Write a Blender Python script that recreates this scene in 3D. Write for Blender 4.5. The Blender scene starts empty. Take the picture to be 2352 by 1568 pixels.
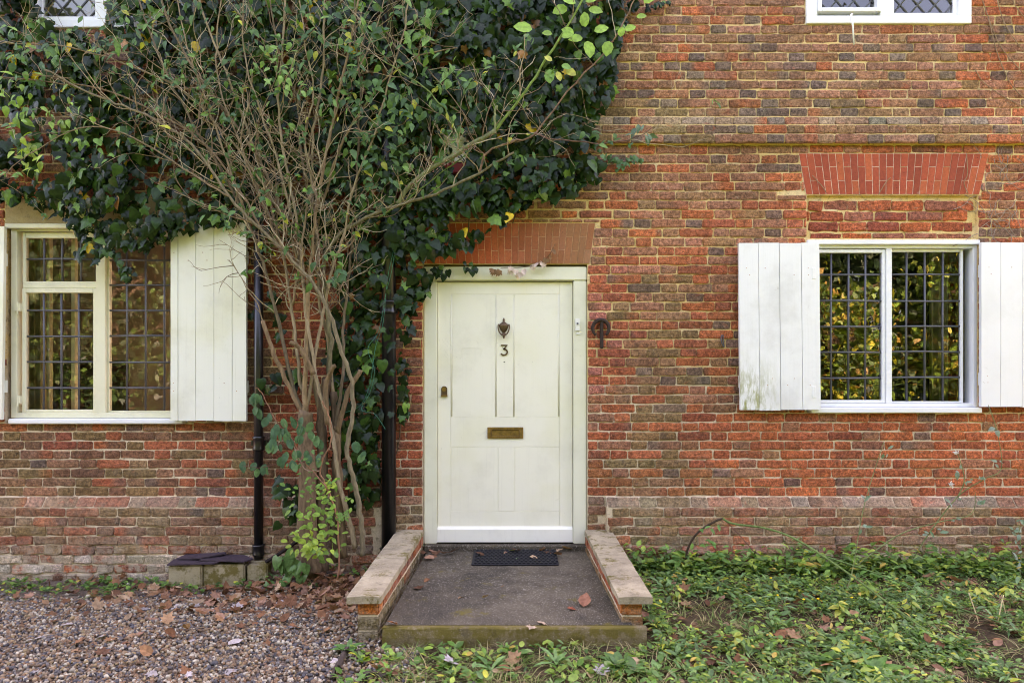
import bpy, bmesh, math, random
import numpy as np
from mathutils import Vector, Matrix, noise as mnoise

random.seed(7)
RNG = np.random.default_rng(7)
SC = bpy.context.scene
COL = SC.collection

# ------------------------------------------------------------------ camera
S = 0.003027          # metres per picture unit (2352 units = picture width) on the wall plane y = 0
D = 4.9               # camera to wall
HZ = 825.0            # row of the eye level
CAMZ = 1.5
cam_d = bpy.data.cameras.new('camera')
cam = bpy.data.objects.new('camera', cam_d)
COL.objects.link(cam)
cam.location = (0, -D, CAMZ)
cam.rotation_euler = (math.radians(90), 0, 0)
cam_d.sensor_width = 36.0
cam_d.lens = 36.0 * D / (2352 * S)
cam_d.shift_y = (HZ - 784.0) / 2352.0
cam_d.clip_start = 0.05
cam_d.clip_end = 600
SC.camera = cam

# ------------------------------------------------------------------ world, sun, exposure
SUN_EL = math.radians(36)
SUN_AZ = Vector((0.22, 1.0, 0)).normalized()      # towards the sun, seen from the house
world = bpy.data.worlds.new('World')
SC.world = world
world.use_nodes = True
wn = world.node_tree
bg = wn.nodes['Background']
sky = wn.nodes.new('ShaderNodeTexSky')
sky.sky_type = 'NISHITA'
sky.sun_disc = False
sky.sun_elevation = SUN_EL
sky.sun_rotation = math.atan2(SUN_AZ.x, SUN_AZ.y)
sky.air_density = 0.8
sky.dust_density = 4.0
sky.ozone_density = 0.3
wn.links.new(sky.outputs['Color'], bg.inputs['Color'])
bg.inputs['Strength'].default_value = 0.15
sun_d = bpy.data.lights.new('sun', 'SUN')
sun_d.energy = 4.8
sun_d.angle = math.radians(0.53)
sun_d.color = (1.0, 0.95, 0.86)
sun = bpy.data.objects.new('sun', sun_d)
COL.objects.link(sun)
sdir = Vector((SUN_AZ.x * math.cos(SUN_EL), SUN_AZ.y * math.cos(SUN_EL), math.sin(SUN_EL)))
sun.rotation_euler = sdir.to_track_quat('Z', 'Y').to_euler()
sun.location = (3, 12, 9)
vs = SC.view_settings
vs.view_transform = 'Standard'
vs.look = 'None'
vs.gamma = 1.0
vs.exposure = 3.86
vs.use_white_balance = True
vs.white_balance_temperature = 8600
vs.white_balance_tint = 32
SC.render.engine = 'CYCLES'
SC.cycles.use_denoising = True
SC.cycles.filter_width = 1.05
SC.cycles.max_bounces = 8
SC.cycles.transparent_max_bounces = 12
SC.cycles.caustics_reflective = False
SC.cycles.caustics_refractive = False

# ------------------------------------------------------------------ helpers
def X(px, y=0.0):
    return (px - 1176.0) * S * (D + y) / D

def Z(py, y=0.0):
    return CAMZ + (HZ - py) * S * (D + y) / D

def P(px, py, y=0.0):
    return np.array((X(px, y), y, Z(py, y)))

def lin(c):
    c = np.asarray(c, dtype=float) / 255.0
    return np.where(c <= 0.04045, c / 12.92, ((c + 0.055) / 1.055) ** 2.4)

def lerp(a, b, t):
    return a + (b - a) * t

def sstep(a, b, x):
    t = min(1.0, max(0.0, (x - a) / (b - a)))
    return t * t * (3 - 2 * t)

def nz(x, y, z=0.0):
    return mnoise.noise(Vector((x, y, z)))

def wpos(o):
    p = Vector((0, 0, 0))
    while o is not None:
        p = p + o.location
        o = o.parent
    return p

class MB:
    """collects geometry in world coordinates, with one colour per vertex"""
    def __init__(self):
        self.v = []; self.c = []; self.ls = []; self.li = []; self.n = 0
    def add(self, verts, faces, col=(1, 1, 1)):
        verts = np.asarray(verts, dtype=np.float64).reshape(-1, 3)
        col = np.asarray(col, dtype=np.float64)
        if col.ndim == 1:
            col = np.tile(col, (len(verts), 1))
        for f in faces:
            self.ls.append(len(f))
            self.li.extend(int(i) + self.n for i in f)
        self.v.append(verts); self.c.append(col)
        self.n += len(verts)
    def batch(self, tv, tf, mats, offs, cols):
        """N copies of a triangle template"""
        N = len(offs)
        if N == 0:
            return
        V = np.einsum('nij,kj->nki', mats, tv) + offs[:, None, :]
        k = len(tv)
        tf = np.asarray(tf)
        F = (tf[None, :, :] + (np.arange(N) * k)[:, None, None] + self.n).reshape(-1, 3)
        self.ls.extend([3] * len(F))
        self.li.extend(F.ravel().tolist())
        self.v.append(V.reshape(-1, 3))
        self.c.append(np.repeat(cols, k, axis=0))
        self.n += N * k
    def box(self, x0, x1, y0, y1, z0, z1, col=(1, 1, 1)):
        x0, x1 = min(x0, x1), max(x0, x1); y0, y1 = min(y0, y1), max(y0, y1); z0, z1 = min(z0, z1), max(z0, z1)
        v = [(x0, y0, z0), (x1, y0, z0), (x1, y1, z0), (x0, y1, z0), (x0, y0, z1), (x1, y0, z1), (x1, y1, z1), (x0, y1, z1)]
        f = [(0, 3, 2, 1), (4, 5, 6, 7), (0, 1, 5, 4), (1, 2, 6, 5), (2, 3, 7, 6), (3, 0, 4, 7)]
        self.add(v, f, col)
    def prism(self, poly, y0, y1, col=(1, 1, 1)):
        """poly: (x, z) counter-clockwise seen from the front (-y); y0 front"""
        n = len(poly)
        v = [(p[0], y0, p[1]) for p in poly] + [(p[0], y1, p[1]) for p in poly]
        f = [tuple(range(n)), tuple(range(2 * n - 1, n - 1, -1))]
        for i in range(n):
            j = (i + 1) % n
            f.append((i, i + n, j + n, j))
        self.add(v, f, col)
    def tube(self, pts, rads, sides=6, col=(1, 1, 1), cap=True):
        pts = [np.asarray(p, float) for p in pts]
        n = len(pts)
        if np.isscalar(rads):
            rads = [rads] * n
        verts = []; cols = []
        col = np.asarray(col, float)
        up = None
        for i in range(n):
            t = pts[min(i + 1, n - 1)] - pts[max(i - 1, 0)]
            t = t / (np.linalg.norm(t) + 1e-9)
            if up is None:
                a = np.array((0, 0, 1.0)) if abs(t[2]) < 0.9 else np.array((1.0, 0, 0))
                up = np.cross(t, a)
            up = up - t * np.dot(up, t)
            up /= (np.linalg.norm(up) + 1e-9)
            w = np.cross(t, up)
            for s in range(sides):
                a = 2 * math.pi * s / sides
                verts.append(pts[i] + rads[i] * (math.cos(a) * up + math.sin(a) * w))
                cols.append(col if col.ndim == 1 else col[i])
        f = []
        for i in range(n - 1):
            for s in range(sides):
                s2 = (s + 1) % sides
                f.append((i * sides + s, i * sides + s2, (i + 1) * sides + s2, (i + 1) * sides + s))
        if cap:
            f.append(tuple(range(sides - 1, -1, -1)))
            f.append(tuple((n - 1) * sides + s for s in range(sides)))
        self.add(verts, f, np.array(cols))
    def lathe(self, prof, cx, cy, cz, sides=16, col=(1, 1, 1), squash=1.0):
        """prof: (radius, z)"""
        v = []; f = []
        for r, z in prof:
            for s in range(sides):
                a = 2 * math.pi * s / sides
                v.append((cx + r * math.cos(a), cy + squash * r * math.sin(a), cz + z))
        m = len(prof)
        for i in range(m - 1):
            for s in range(sides):
                s2 = (s + 1) % sides
                f.append((i * sides + s, i * sides + s2, (i + 1) * sides + s2, (i + 1) * sides + s))
        f.append(tuple(range(sides - 1, -1, -1)))
        f.append(tuple((m - 1) * sides + s for s in range(sides)))
        self.add(v, f, col)
    def mesh(self, name, origin=(0, 0, 0), smooth=False):
        V = np.concatenate(self.v) - np.asarray(origin, float)
        C = np.concatenate(self.c)
        me = bpy.data.meshes.new(name)
        me.vertices.add(len(V)); me.vertices.foreach_set('co', V.ravel())
        li = np.asarray(self.li, dtype=np.int32); ls = np.asarray(self.ls, dtype=np.int32)
        me.loops.add(len(li)); me.loops.foreach_set('vertex_index', li)
        st = np.zeros(len(ls), dtype=np.int32); st[1:] = np.cumsum(ls)[:-1]
        me.polygons.add(len(ls)); me.polygons.foreach_set('loop_start', st)
        me.polygons.foreach_set('use_smooth', np.full(len(ls), smooth, dtype=bool))
        me.update(calc_edges=True)
        a = me.color_attributes.new('Col', 'FLOAT_COLOR', 'POINT')
        C4 = np.ones((len(V), 4)); C4[:, :3] = C
        a.data.foreach_set('color', C4.ravel())
        return me
    def build(self, name, mat, parent=None, smooth=False, bevel=0.0, seg=1, origin=None, jitter=0.0):
        if origin is None:
            origin = wpos(parent) if parent is not None else Vector((0, 0, 0))
        me = self.mesh(name, origin, smooth)
        if bevel > 0:
            bm = bmesh.new(); bm.from_mesh(me)
            bmesh.ops.bevel(bm, geom=list(bm.edges), offset=bevel, segments=seg, affect='EDGES', clamp_overlap=True)
            bm.to_mesh(me); bm.free()
        o = bpy.data.objects.new(name, me)
        COL.objects.link(o)
        if mat is not None:
            me.materials.append(mat)
        o.parent = parent
        o.location = Vector(origin) - (wpos(parent) if parent is not None else Vector((0, 0, 0)))
        return o

def tag(o, label=None, cat=None, group=None, kind=None):
    if label: o['label'] = label
    if cat: o['category'] = cat
    if group: o['group'] = group
    if kind: o['kind'] = kind
    return o

def empty(name, loc=(0, 0, 0), parent=None):
    o = bpy.data.objects.new(name, None)
    COL.objects.link(o)
    o.empty_display_size = 0.1
    o.parent = parent
    o.location = Vector(loc) - (wpos(parent) if parent is not None else Vector((0, 0, 0)))
    return o

def smooth_path(pts, sub=5):
    pts = [np.asarray(p, float) for p in pts]
    if len(pts) < 3:
        return pts
    out = []
    n = len(pts)
    for i in range(n - 1):
        p0 = pts[max(i - 1, 0)]; p1 = pts[i]; p2 = pts[i + 1]; p3 = pts[min(i + 2, n - 1)]
        for k in range(sub):
            t = k / sub
            out.append(0.5 * ((2 * p1) + (-p0 + p2) * t + (2 * p0 - 5 * p1 + 4 * p2 - p3) * t * t + (-p0 + 3 * p1 - 3 * p2 + p3) * t ** 3))
    out.append(pts[-1])
    return out

def inpoly(x, y, poly):
    c = False
    n = len(poly)
    j = n - 1
    for i in range(n):
        xi, yi = poly[i]; xj, yj = poly[j]
        if (yi > y) != (yj > y) and x < (xj - xi) * (y - yi) / (yj - yi) + xi:
            c = not c
        j = i
    return c

# ------------------------------------------------------------------ materials
class NT:
    def __init__(self, name, rough=0.8, spec=0.3):
        self.m = bpy.data.materials.new(name)
        self.m.use_nodes = True
        self.t = self.m.node_tree
        self.b = self.t.nodes['Principled BSDF']
        self.out = self.t.nodes['Material Output']
        self.b.inputs['Roughness'].default_value = rough
        self.b.inputs['Specular IOR Level'].default_value = spec
        self._pos = None
    def n(self, typ, **kw):
        nd = self.t.nodes.new(typ)
        for k, v in kw.items():
            setattr(nd, k, v)
        return nd
    def l(self, a, b):
        self.t.links.new(a, b)
    @property
    def pos(self):
        if self._pos is None:
            self._pos = self.n('ShaderNodeNewGeometry').outputs['Position']
        return self._pos
    def scaled(self, s, rot=(0, 0, 0)):
        m = self.n('ShaderNodeMapping')
        m.inputs['Scale'].default_value = s
        m.inputs['Rotation'].default_value = rot
        self.l(self.pos, m.inputs['Vector'])
        return m.outputs['Vector']
    def noise(self, scale, detail=4, rough=0.55, vec=None, dist=0.0):
        n = self.n('ShaderNodeTexNoise')
        n.inputs['Scale'].default_value = scale
        n.inputs['Detail'].default_value = detail
        n.inputs['Roughness'].default_value = rough
        n.inputs['Distortion'].default_value = dist
        self.l(vec if vec is not None else self.pos, n.inputs['Vector'])
        return n.outputs['Fac']
    def vor(self, scale, vec=None, feature='F1'):
        n = self.n('ShaderNodeTexVoronoi')
        n.feature = feature
        n.inputs['Scale'].default_value = scale
        self.l(vec if vec is not None else self.pos, n.inputs['Vector'])
        return n
    def ramp(self, fac, a, b, lo=0.0, hi=1.0):
        n = self.n('ShaderNodeMapRange')
        n.interpolation_type = 'SMOOTHSTEP'
        n.inputs['From Min'].default_value = a; n.inputs['From Max'].default_value = b
        n.inputs['To Min'].default_value = lo; n.inputs['To Max'].default_value = hi
        self.l(fac, n.inputs['Value'])
        return n.outputs['Result']
    def val(self, op, a, b):
        n = self.n('ShaderNodeMath'); n.operation = op
        for i, q in enumerate((a, b)):
            if isinstance(q, (int, float)): n.inputs[i].default_value = q
            else: self.l(q, n.inputs[i])
        return n.outputs[0]
    def mix(self, fac, a, b, mode='MIX'):
        n = self.n('ShaderNodeMix'); n.data_type = 'RGBA'; n.blend_type = mode
        if isinstance(fac, (int, float)): n.inputs[0].default_value = fac
        else: self.l(fac, n.inputs[0])
        for i, q in ((6, a), (7, b)):
            if isinstance(q, (tuple, list, np.ndarray)):
                n.inputs[i].default_value = tuple(q)[:3] + (1,)
            else: self.l(q, n.inputs[i])
        return n.outputs[2]
    def grey(self, v):
        n = self.n('ShaderNodeCombineColor')
        for i in range(3): self.l(v, n.inputs[i])
        return n.outputs[0]
    def vcol(self):
        a = self.n('ShaderNodeAttribute'); a.attribute_name = 'Col'
        o = self.n('ShaderNodeObjectInfo')
        return self.mix(1.0, a.outputs['Color'], o.outputs['Color'], 'MULTIPLY')
    def posz(self):
        s = self.n('ShaderNodeSeparateXYZ'); self.l(self.pos, s.inputs[0])
        return s.outputs
    def base(self, c):
        if isinstance(c, (tuple, list, np.ndarray)):
            self.b.inputs['Base Color'].default_value = tuple(c)[:3] + (1,)
        else: self.l(c, self.b.inputs['Base Color'])
    def bump(self, h, strength=0.5, dist=0.005):
        n = self.n('ShaderNodeBump')
        n.inputs['Strength'].default_value = strength
        n.inputs['Distance'].default_value = dist
        self.l(h, n.inputs['Height'])
        self.l(n.outputs['Normal'], self.b.inputs['Normal'])
        return n

def mat_brick(name='brick_clay'):
    t = NT(name, 0.92, 0.2)
    c = t.vcol()
    # kiln flashes: darker, greyer areas in a brick
    fl = t.ramp(t.noise(7.0, 3, 0.6, dist=1.0), 0.55, 0.7, 0.0, 0.55)
    c = t.mix(fl, c, t.mix(0.6, c, tuple(lin((96, 82, 74)))))
    rd = t.ramp(t.noise(9.0, 3, 0.6, dist=0.8, vec=t.scaled((1, 1, 1.7))), 0.6, 0.75, 0.0, 0.4)
    c = t.mix(rd, c, tuple(lin((186, 88, 58))))
    gr = t.noise(48.0, 6, 0.78)
    c = t.mix(1.0, c, t.grey(t.ramp(gr, 0.36, 0.64, 0.55, 1.5)), 'MULTIPLY')
    c = t.mix(1.0, c, t.grey(t.ramp(t.noise(110.0, 3, 0.7), 0.36, 0.64, 0.74, 1.28)), 'MULTIPLY')
    c = t.mix(1.0, c, t.grey(t.ramp(t.noise(1.1, 5, 0.6), 0.3, 0.7, 0.82, 1.14)), 'MULTIPLY')
    pit = t.ramp(t.noise(75.0, 3, 0.6), 0.64, 0.74, 0.0, 0.75)
    c = t.mix(pit, c, tuple(lin((58, 40, 34))))
    li = t.ramp(t.noise(30.0, 6, 0.8), 0.58, 0.70, 0.0, 0.5)
    c = t.mix(li, c, tuple(lin((192, 176, 146))))
    # lime bloom and old whitewash low on the wall
    z = t.posz()[2]
    lo = t.val('MAXIMUM', t.ramp(z, 0.36, 0.04, 0.0, 1.0), t.ramp(z, 0.56, 0.50, 0.0, 0.16))
    wm = t.val('MULTIPLY', lo, t.ramp(t.noise(14.0, 7, 0.78), 0.44, 0.58, 0.0, 0.9))
    c = t.mix(wm, c, tuple(lin((184, 168, 144))))
    t.base(c)
    # drag marks and folds of hand-made brick
    cr = t.noise(1.0, 5, 0.65, vec=t.scaled((24, 24, 62), (0, 0.35, 0)), dist=1.6)
    fine = t.noise(150.0, 4, 0.7)
    h = t.val('ADD', t.val('MULTIPLY', cr, 1.0), t.val('MULTIPLY', fine, 0.35))
    t.bump(h, 0.9, 0.016)
    return t.m

def mat_mortar():
    t = NT('lime_mortar', 0.95, 0.1)
    z = t.posz()[2]
    big = t.noise(1.3, 3, 0.6)
    zz = t.val('ADD', z, t.val('MULTIPLY', t.val('SUBTRACT', big, 0.5), 1.4))
    pale = t.ramp(zz, 1.45, 1.15, 0.0, 1.0)
    c = t.mix(pale, tuple(lin((220, 188, 128))), tuple(lin((216, 196, 166))))
    c = t.mix(t.ramp(t.noise(5.0, 4, 0.6), 0.42, 0.62, 0.0, 0.5), c, tuple(lin((212, 192, 160))))
    c = t.mix(t.ramp(t.noise(16.0, 5, 0.7), 0.55, 0.72, 0.0, 0.55), c, tuple(lin((120, 98, 66))))
    c = t.mix(t.ramp(t.noise(30.0, 6, 0.78), 0.5, 0.7, 0.0, 0.75), c, tuple(lin((104, 84, 56))))
    c = t.mix(1.0, c, t.grey(t.ramp(t.noise(1.1, 5, 0.6), 0.3, 0.7, 0.82, 1.12)), 'MULTIPLY')
    c = t.mix(1.0, c, t.grey(t.ramp(t.noise(180.0, 3, 0.7), 0.3, 0.7, 0.85, 1.12)), 'MULTIPLY')
    t.base(c)
    t.bump(t.val('ADD', t.noise(60.0, 6, 0.7), t.val('MULTIPLY', t.noise(260, 3), 0.3)), 0.6, 0.008)
    return t.m

def mat_paint(name, rgb, dirt=0.18, dirtcol=(120, 112, 84), grain=0.5, rough=0.5, algae=None, yellow=0.0):
    t = NT(name, rough, 0.35)
    c = tuple(lin(rgb))
    g = t.noise(1.0, 5, 0.65, vec=t.scaled((70, 70, 2.2)))
    c = t.mix(t.ramp(t.noise(3.0, 5, 0.65), 0.45, 0.75, 0.0, dirt), c, tuple(lin(dirtcol)))
    c = t.mix(t.ramp(g, 0.55, 0.8, 0.0, dirt * 0.8), c, tuple(lin((150, 146, 128))))
    if yellow:
        c = t.mix(t.ramp(t.noise(2.2, 3, 0.5), 0.45, 0.7, 0.0, yellow), c, tuple(lin((208, 204, 140))))
    smear = t.ramp(t.noise(6.0, 6, 0.8, dist=1.5), 0.62, 0.74, 0.0, dirt * 1.6)
    c = t.mix(smear, c, tuple(lin((138, 130, 104))))
    sp = t.ramp(t.noise(36.0, 4, 0.7), 0.72, 0.77, 0.0, 0.75)
    c = t.mix(sp, c, tuple(lin((96, 84, 64))))
    if algae:
        xyz = t.posz()
        mx = t.ramp(xyz[0], algae[0], algae[1], 1.0, 0.0)
        mz = t.ramp(xyz[2], algae[2], algae[3], 1.0, 0.0)
        nm = t.ramp(t.noise(1.0, 6, 0.7, vec=t.scaled((26, 26, 7))), 0.42, 0.62)
        c = t.mix(t.val('MULTIPLY', t.val('MULTIPLY', mx, mz), nm), c, tuple(lin((146, 148, 92))))
    t.base(c)
    t.bump(t.val('ADD', t.val('MULTIPLY', g, grain), t.val('MULTIPLY', t.noise(35.0, 4, 0.6), 0.5)), 0.28, 0.004)
    return t.m

def mat_leaf(name, rough=0.38, spec=0.5, trans=0.22, vein=True):
    t = NT(name, rough, spec)
    c = t.vcol()
    c = t.mix(1.0, c, t.grey(t.ramp(t.noise(38.0, 3, 0.6), 0.3, 0.7, 0.78, 1.24)), 'MULTIPLY')
    t.base(c)
    t.bump(t.noise(55.0, 3, 0.6), 0.35, 0.006)
    tr = t.n('ShaderNodeBsdfTranslucent')
    t.l(t.mix(1.0, c, (1.25, 1.35, 0.75), 'MULTIPLY'), tr.inputs['Color'])
    mx = t.n('ShaderNodeMixShader')
    mx.inputs[0].default_value = trans
    t.l(t.b.outputs[0], mx.inputs[1]); t.l(tr.outputs[0], mx.inputs[2])
    t.l(mx.outputs[0], t.out.inputs['Surface'])
    return t.m

def mat_vcol(name, rough=0.85, spec=0.2, var=0.25, nscale=60.0, bump=0.4, bdist=0.004, stretch=None):
    t = NT(name, rough, spec)
    c = t.vcol()
    vec = t.scaled(stretch) if stretch else None
    n = t.noise(nscale, 4, 0.65, vec=vec)
    c = t.mix(1.0, c, t.grey(t.ramp(n, 0.25, 0.75, 1 - var, 1 + var)), 'MULTIPLY')
    t.base(c)
    t.bump(n, bump, bdist)
    return t.m

def mat_metal(name, rgb, rough=0.45, metallic=0.8, var=0.3):
    t = NT(name, rough, 0.5)
    t.b.inputs['Metallic'].default_value = metallic
    c = t.mix(t.ramp(t.noise(40.0, 5, 0.7), 0.35, 0.7, 0.0, var), tuple(lin(rgb)), tuple(lin((60, 46, 34))))
    t.base(c)
    t.bump(t.noise(120.0, 4, 0.6), 0.25, 0.002)
    return t.m

def mat_blackpipe():
    t = NT('black_gloss_paint', 0.3, 0.55)
    dust = t.ramp(t.noise(1.0, 6, 0.75, vec=t.scaled((60, 60, 9))), 0.6, 0.74, 0.0, 0.5)
    c = t.mix(dust, tuple(lin((21, 21, 23))), tuple(lin((110, 92, 66))))
    t.base(c)
    t.l(t.ramp(dust, 0.0, 0.5, 0.28, 0.8), t.b.inputs['Roughness'])
    t.bump(t.noise(50.0, 5, 0.6), 0.2, 0.004)
    return t.m

def mat_glass():
    m = bpy.data.materials.new('old_window_glass'); m.use_nodes = True
    t = m.node_tree
    for n in list(t.nodes):
        if n.type == 'BSDF_PRINCIPLED': t.nodes.remove(n)
    out = t.nodes['Material Output']
    tr = t.nodes.new('ShaderNodeBsdfTransparent'); tr.inputs[0].default_value = (0.86, 0.88, 0.84, 1)
    gl = t.nodes.new('ShaderNodeBsdfGlossy'); gl.inputs['Roughness'].default_value = 0.0
    fr = t.nodes.new('ShaderNodeFresnel'); fr.inputs['IOR'].default_value = 1.52
    mu = t.nodes.new('ShaderNodeMath'); mu.operation = 'MULTIPLY'; mu.inputs[1].default_value = 2.0
    g = t.nodes.new('ShaderNodeNewGeometry')
    no = t.nodes.new('ShaderNodeTexNoise'); no.inputs['Scale'].default_value = 9.0; no.inputs['Detail'].default_value = 2.0
    bu = t.nodes.new('ShaderNodeBump'); bu.inputs['Strength'].default_value = 0.035; bu.inputs['Distance'].default_value = 0.01
    t.links.new(g.outputs['Position'], no.inputs['Vector'])
    t.links.new(no.outputs['Fac'], bu.inputs['Height'])
    t.links.new(bu.outputs['Normal'], gl.inputs['Normal'])
    mx = t.nodes.new('ShaderNodeMixShader')
    t.links.new(fr.outputs[0], mu.inputs[0]); t.links.new(mu.outputs[0], mx.inputs[0])
    t.links.new(tr.outputs[0], mx.inputs[1]); t.links.new(gl.outputs[0], mx.inputs[2])
    t.links.new(mx.outputs[0], out.inputs['Surface'])
    return m

def mat_concrete(name, rgb, rgb2, moss=0.0, speck=0.5):
    t = NT(name, 0.9, 0.2)
    c = t.mix(t.ramp(t.noise(3.0, 6, 0.7), 0.35, 0.68), tuple(lin(rgb)), tuple(lin(rgb2)))
    c = t.mix(t.ramp(t.noise(140.0, 2, 0.6), 0.56, 0.7, 0.0, speck), c, tuple(lin((190, 180, 165))))
    c = t.mix(t.ramp(t.noise(170.0, 2, 0.6), 0.6, 0.74, 0.0, speck), c, tuple(lin((52, 46, 44))))
    c = t.mix(t.ramp(t.noise(9.0, 5, 0.7), 0.55, 0.72, 0.0, 0.5), c, tuple(lin((70, 64, 58))))
    if moss:
        c = t.mix(t.ramp(t.noise(7.0, 5, 0.75), 0.62 - 0.35 * moss, 0.75 - 0.35 * moss, 0.0, 0.9), c, tuple(lin((104, 92, 40))))
        c = t.mix(t.ramp(t.noise(13.0, 5, 0.75), 0.52, 0.66, 0.0, 0.7 * moss), c, tuple(lin((52, 46, 28))))
    t.base(c)
    t.bump(t.val('ADD', t.noise(40.0, 6, 0.7), t.val('MULTIPLY', t.noise(200.0, 3), 0.5)), 0.6, 0.007)
    return t.m

def mat_plain(name, rgb, rough=0.8, spec=0.2, var=0.2, nscale=30.0, bump=0.3):
    t = NT(name, rough, spec)
    c = t.mix(1.0, tuple(lin(rgb)), t.grey(t.ramp(t.noise(nscale, 4, 0.65), 0.25, 0.75, 1 - var, 1 + var)), 'MULTIPLY')
    t.base(c)
    t.bump(t.noise(nscale * 2, 4, 0.6), bump, 0.004)
    return t.m

def mat_ground():
    t = NT('garden_soil', 0.95, 0.1)
    xyz = t.posz()
    soil = t.mix(t.ramp(t.noise(6.0, 6, 0.7), 0.35, 0.65), tuple(lin((62, 50, 38))), tuple(lin((92, 76, 56))))
    soil = t.mix(t.ramp(t.noise(30.0, 5, 0.7), 0.5, 0.7, 0.0, 0.6), soil, tuple(lin((58, 66, 34))))
    grav = t.mix(t.ramp(t.noise(90.0, 3, 0.6), 0.35, 0.65), tuple(lin((74, 62, 54))), tuple(lin((132, 116, 102))))
    edge = t.val('ADD', xyz[0], t.val('MULTIPLY', t.val('SUBTRACT', t.noise(4.0, 4), 0.5), 0.3))
    fac = t.ramp(edge, -0.9, -0.72, 1.0, 0.0)
    c = t.mix(fac, soil, grav)
    lawn = t.mix(t.ramp(t.noise(9.0, 5, 0.7), 0.35, 0.65), tuple(lin((52, 70, 34))), tuple(lin((84, 100, 50))))
    c = t.mix(t.ramp(t.val('ADD', xyz[1], t.val('MULTIPLY', t.noise(1.5, 3), 0.8)), -2.6, -3.2, 0.0, 1.0), c, lawn)
    t.base(c)
    t.bump(t.noise(40.0, 6, 0.7), 0.9, 0.02)
    return t.m

M = {}
M['brick'] = mat_brick()
M['mortar'] = mat_mortar()
M['door'] = mat_paint('cream_door_paint', (233, 230, 210), 0.13, yellow=0.2, grain=0.5)
M['frame'] = mat_paint('cream_frame_paint', (222, 221, 198), 0.16, yellow=0.2, grain=0.3)
M['white'] = mat_paint('white_window_paint', (228, 230, 230), 0.08, grain=0.3)
M['shutter_r'] = mat_paint('white_shutter_paint', (230, 231, 228), 0.2, grain=0.7, algae=(1.62, 1.9, 1.2, 1.6))
M['shutter_l'] = mat_paint('cream_shutter_paint', (226, 227, 213), 0.2, grain=0.5, yellow=0.22)
M['wcream'] = mat_paint('cream_window_paint', (222, 218, 190), 0.2, grain=0.3, yellow=0.15)
M['bar'] = mat_paint('weather_bar_paint', (232, 230, 214), 0.2, grain=0.4)
M['lead'] = mat_metal('lead_came', (92, 94, 100), 0.55, 0.35, 0.25)
M['glass'] = mat_glass()
M['pipe'] = mat_blackpipe()
M['brass'] = mat_metal('aged_brass', (150, 118, 66), 0.42, 0.75, 0.55)
M['bronze'] = mat_metal('dark_bronze', (104, 82, 60), 0.45, 0.6, 0.5)
M['rust'] = mat_metal('rusty_iron', (56, 42, 36), 0.8, 0.3, 0.6)
M['slab'] = mat_concrete('doorstep_concrete', (62, 56, 46), (100, 90, 74), 0.14, 0.7)
M['coping'] = mat_concrete('coping_concrete', (146, 132, 108), (184, 168, 138), 0.3, 0.5)
M['kerb'] = mat_concrete('mossy_concrete', (128, 112, 84), (108, 94, 60), 0.55, 0.35)
M['stone'] = mat_concrete('pale_stone_block', (150, 136, 104), (172, 158, 128), 0.45, 0.2)
M['slate'] = mat_plain('roof_slate', (66, 54, 60), 0.75, 0.3, 0.25, 40, 0.4)
M['rubber'] = mat_plain('black_rubber', (34, 34, 36), 0.75, 0.3, 0.2, 60)
M['lintel'] = mat_concrete('rendered_lintel', (150, 130, 94), (168, 148, 112), 0.2, 0.2)
M['soil'] = mat_ground()
M['ivy'] = mat_leaf('ivy_leaf_surface', 0.26, 0.20, 0.08)
M['leaf'] = mat_leaf('soft_leaf_surface', 0.5, 0.4, 0.3)
M['dry'] = mat_leaf('dry_leaf_surface', 0.8, 0.2, 0.12)
M['bark'] = mat_vcol('shrub_bark', 0.85, 0.2, 0.38, 1.0, 0.7, 0.006, (55, 55, 16))
M['pebble'] = mat_vcol('pebble_stone', 0.7, 0.35, 0.18, 90.0, 0.25, 0.003)
M['wood'] = mat_vcol('weathered_wood', 0.9, 0.1, 0.4, 1.0, 0.7, 0.006, (60, 8, 60))
M['room'] = mat_plain('room_plaster', (124, 118, 112), 0.9, 0.1, 0.1, 3)
M['roomred'] = mat_plain('red_room_plaster', (158, 40, 44), 0.9, 0.1, 0.1, 3)
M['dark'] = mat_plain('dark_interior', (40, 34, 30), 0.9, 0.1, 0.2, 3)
M['curtain'] = mat_plain('curtain_cloth', (176, 168, 130), 0.95, 0.1, 0.12, 30)
M['plastic'] = mat_plain('white_plastic', (226, 226, 216), 0.4, 0.4, 0.03, 20, 0.05)
M['red'] = mat_plain('red_plastic', (128, 20, 22), 0.4, 0.4, 0.06, 20, 0.05)
M['twine'] = mat_plain('green_twine', (40, 120, 96), 0.6, 0.3, 0.2, 60)

# ------------------------------------------------------------------ ground
def gh(x, y):
    d = -y
    base = lerp(-0.012, 0.075, sstep(-0.9, 0.75, x))
    z = lerp(base, 0.082, sstep(0.0, 1.35, d))
    z += 0.085 * math.exp(-((x + 1.15) / 0.42) ** 2 - ((y + 0.18) / 0.25) ** 2)
    z += 0.02 * nz(x * 1.3, y * 1.3, 3) * sstep(0.1, 0.5, d)
    z += 0.010 * nz(x * 5, y * 5, 9)
    return z

def ground_at(px, py):
    best = None
    for i in range(376):
        y = -3.0 + i * 0.008
        x = X(px, y)
        if Z(py, y) <= gh(x, y):
            return np.array((x, y, gh(x, y)))
    return np.array((X(px, -.02), -.02, gh(X(px, -.02), -.02)))

def axis(lo, hi, fine_lo, fine_hi, step):
    a = list(np.arange(fine_lo, fine_hi + 1e-6, step))
    v = fine_lo; s = step
    while v > lo:
        s *= 1.5; v -= s; a.insert(0, max(v, lo))
    v = fine_hi; s = step
    while v < hi:
        s *= 1.5; v += s; a.append(min(v, hi))
    return a

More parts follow.
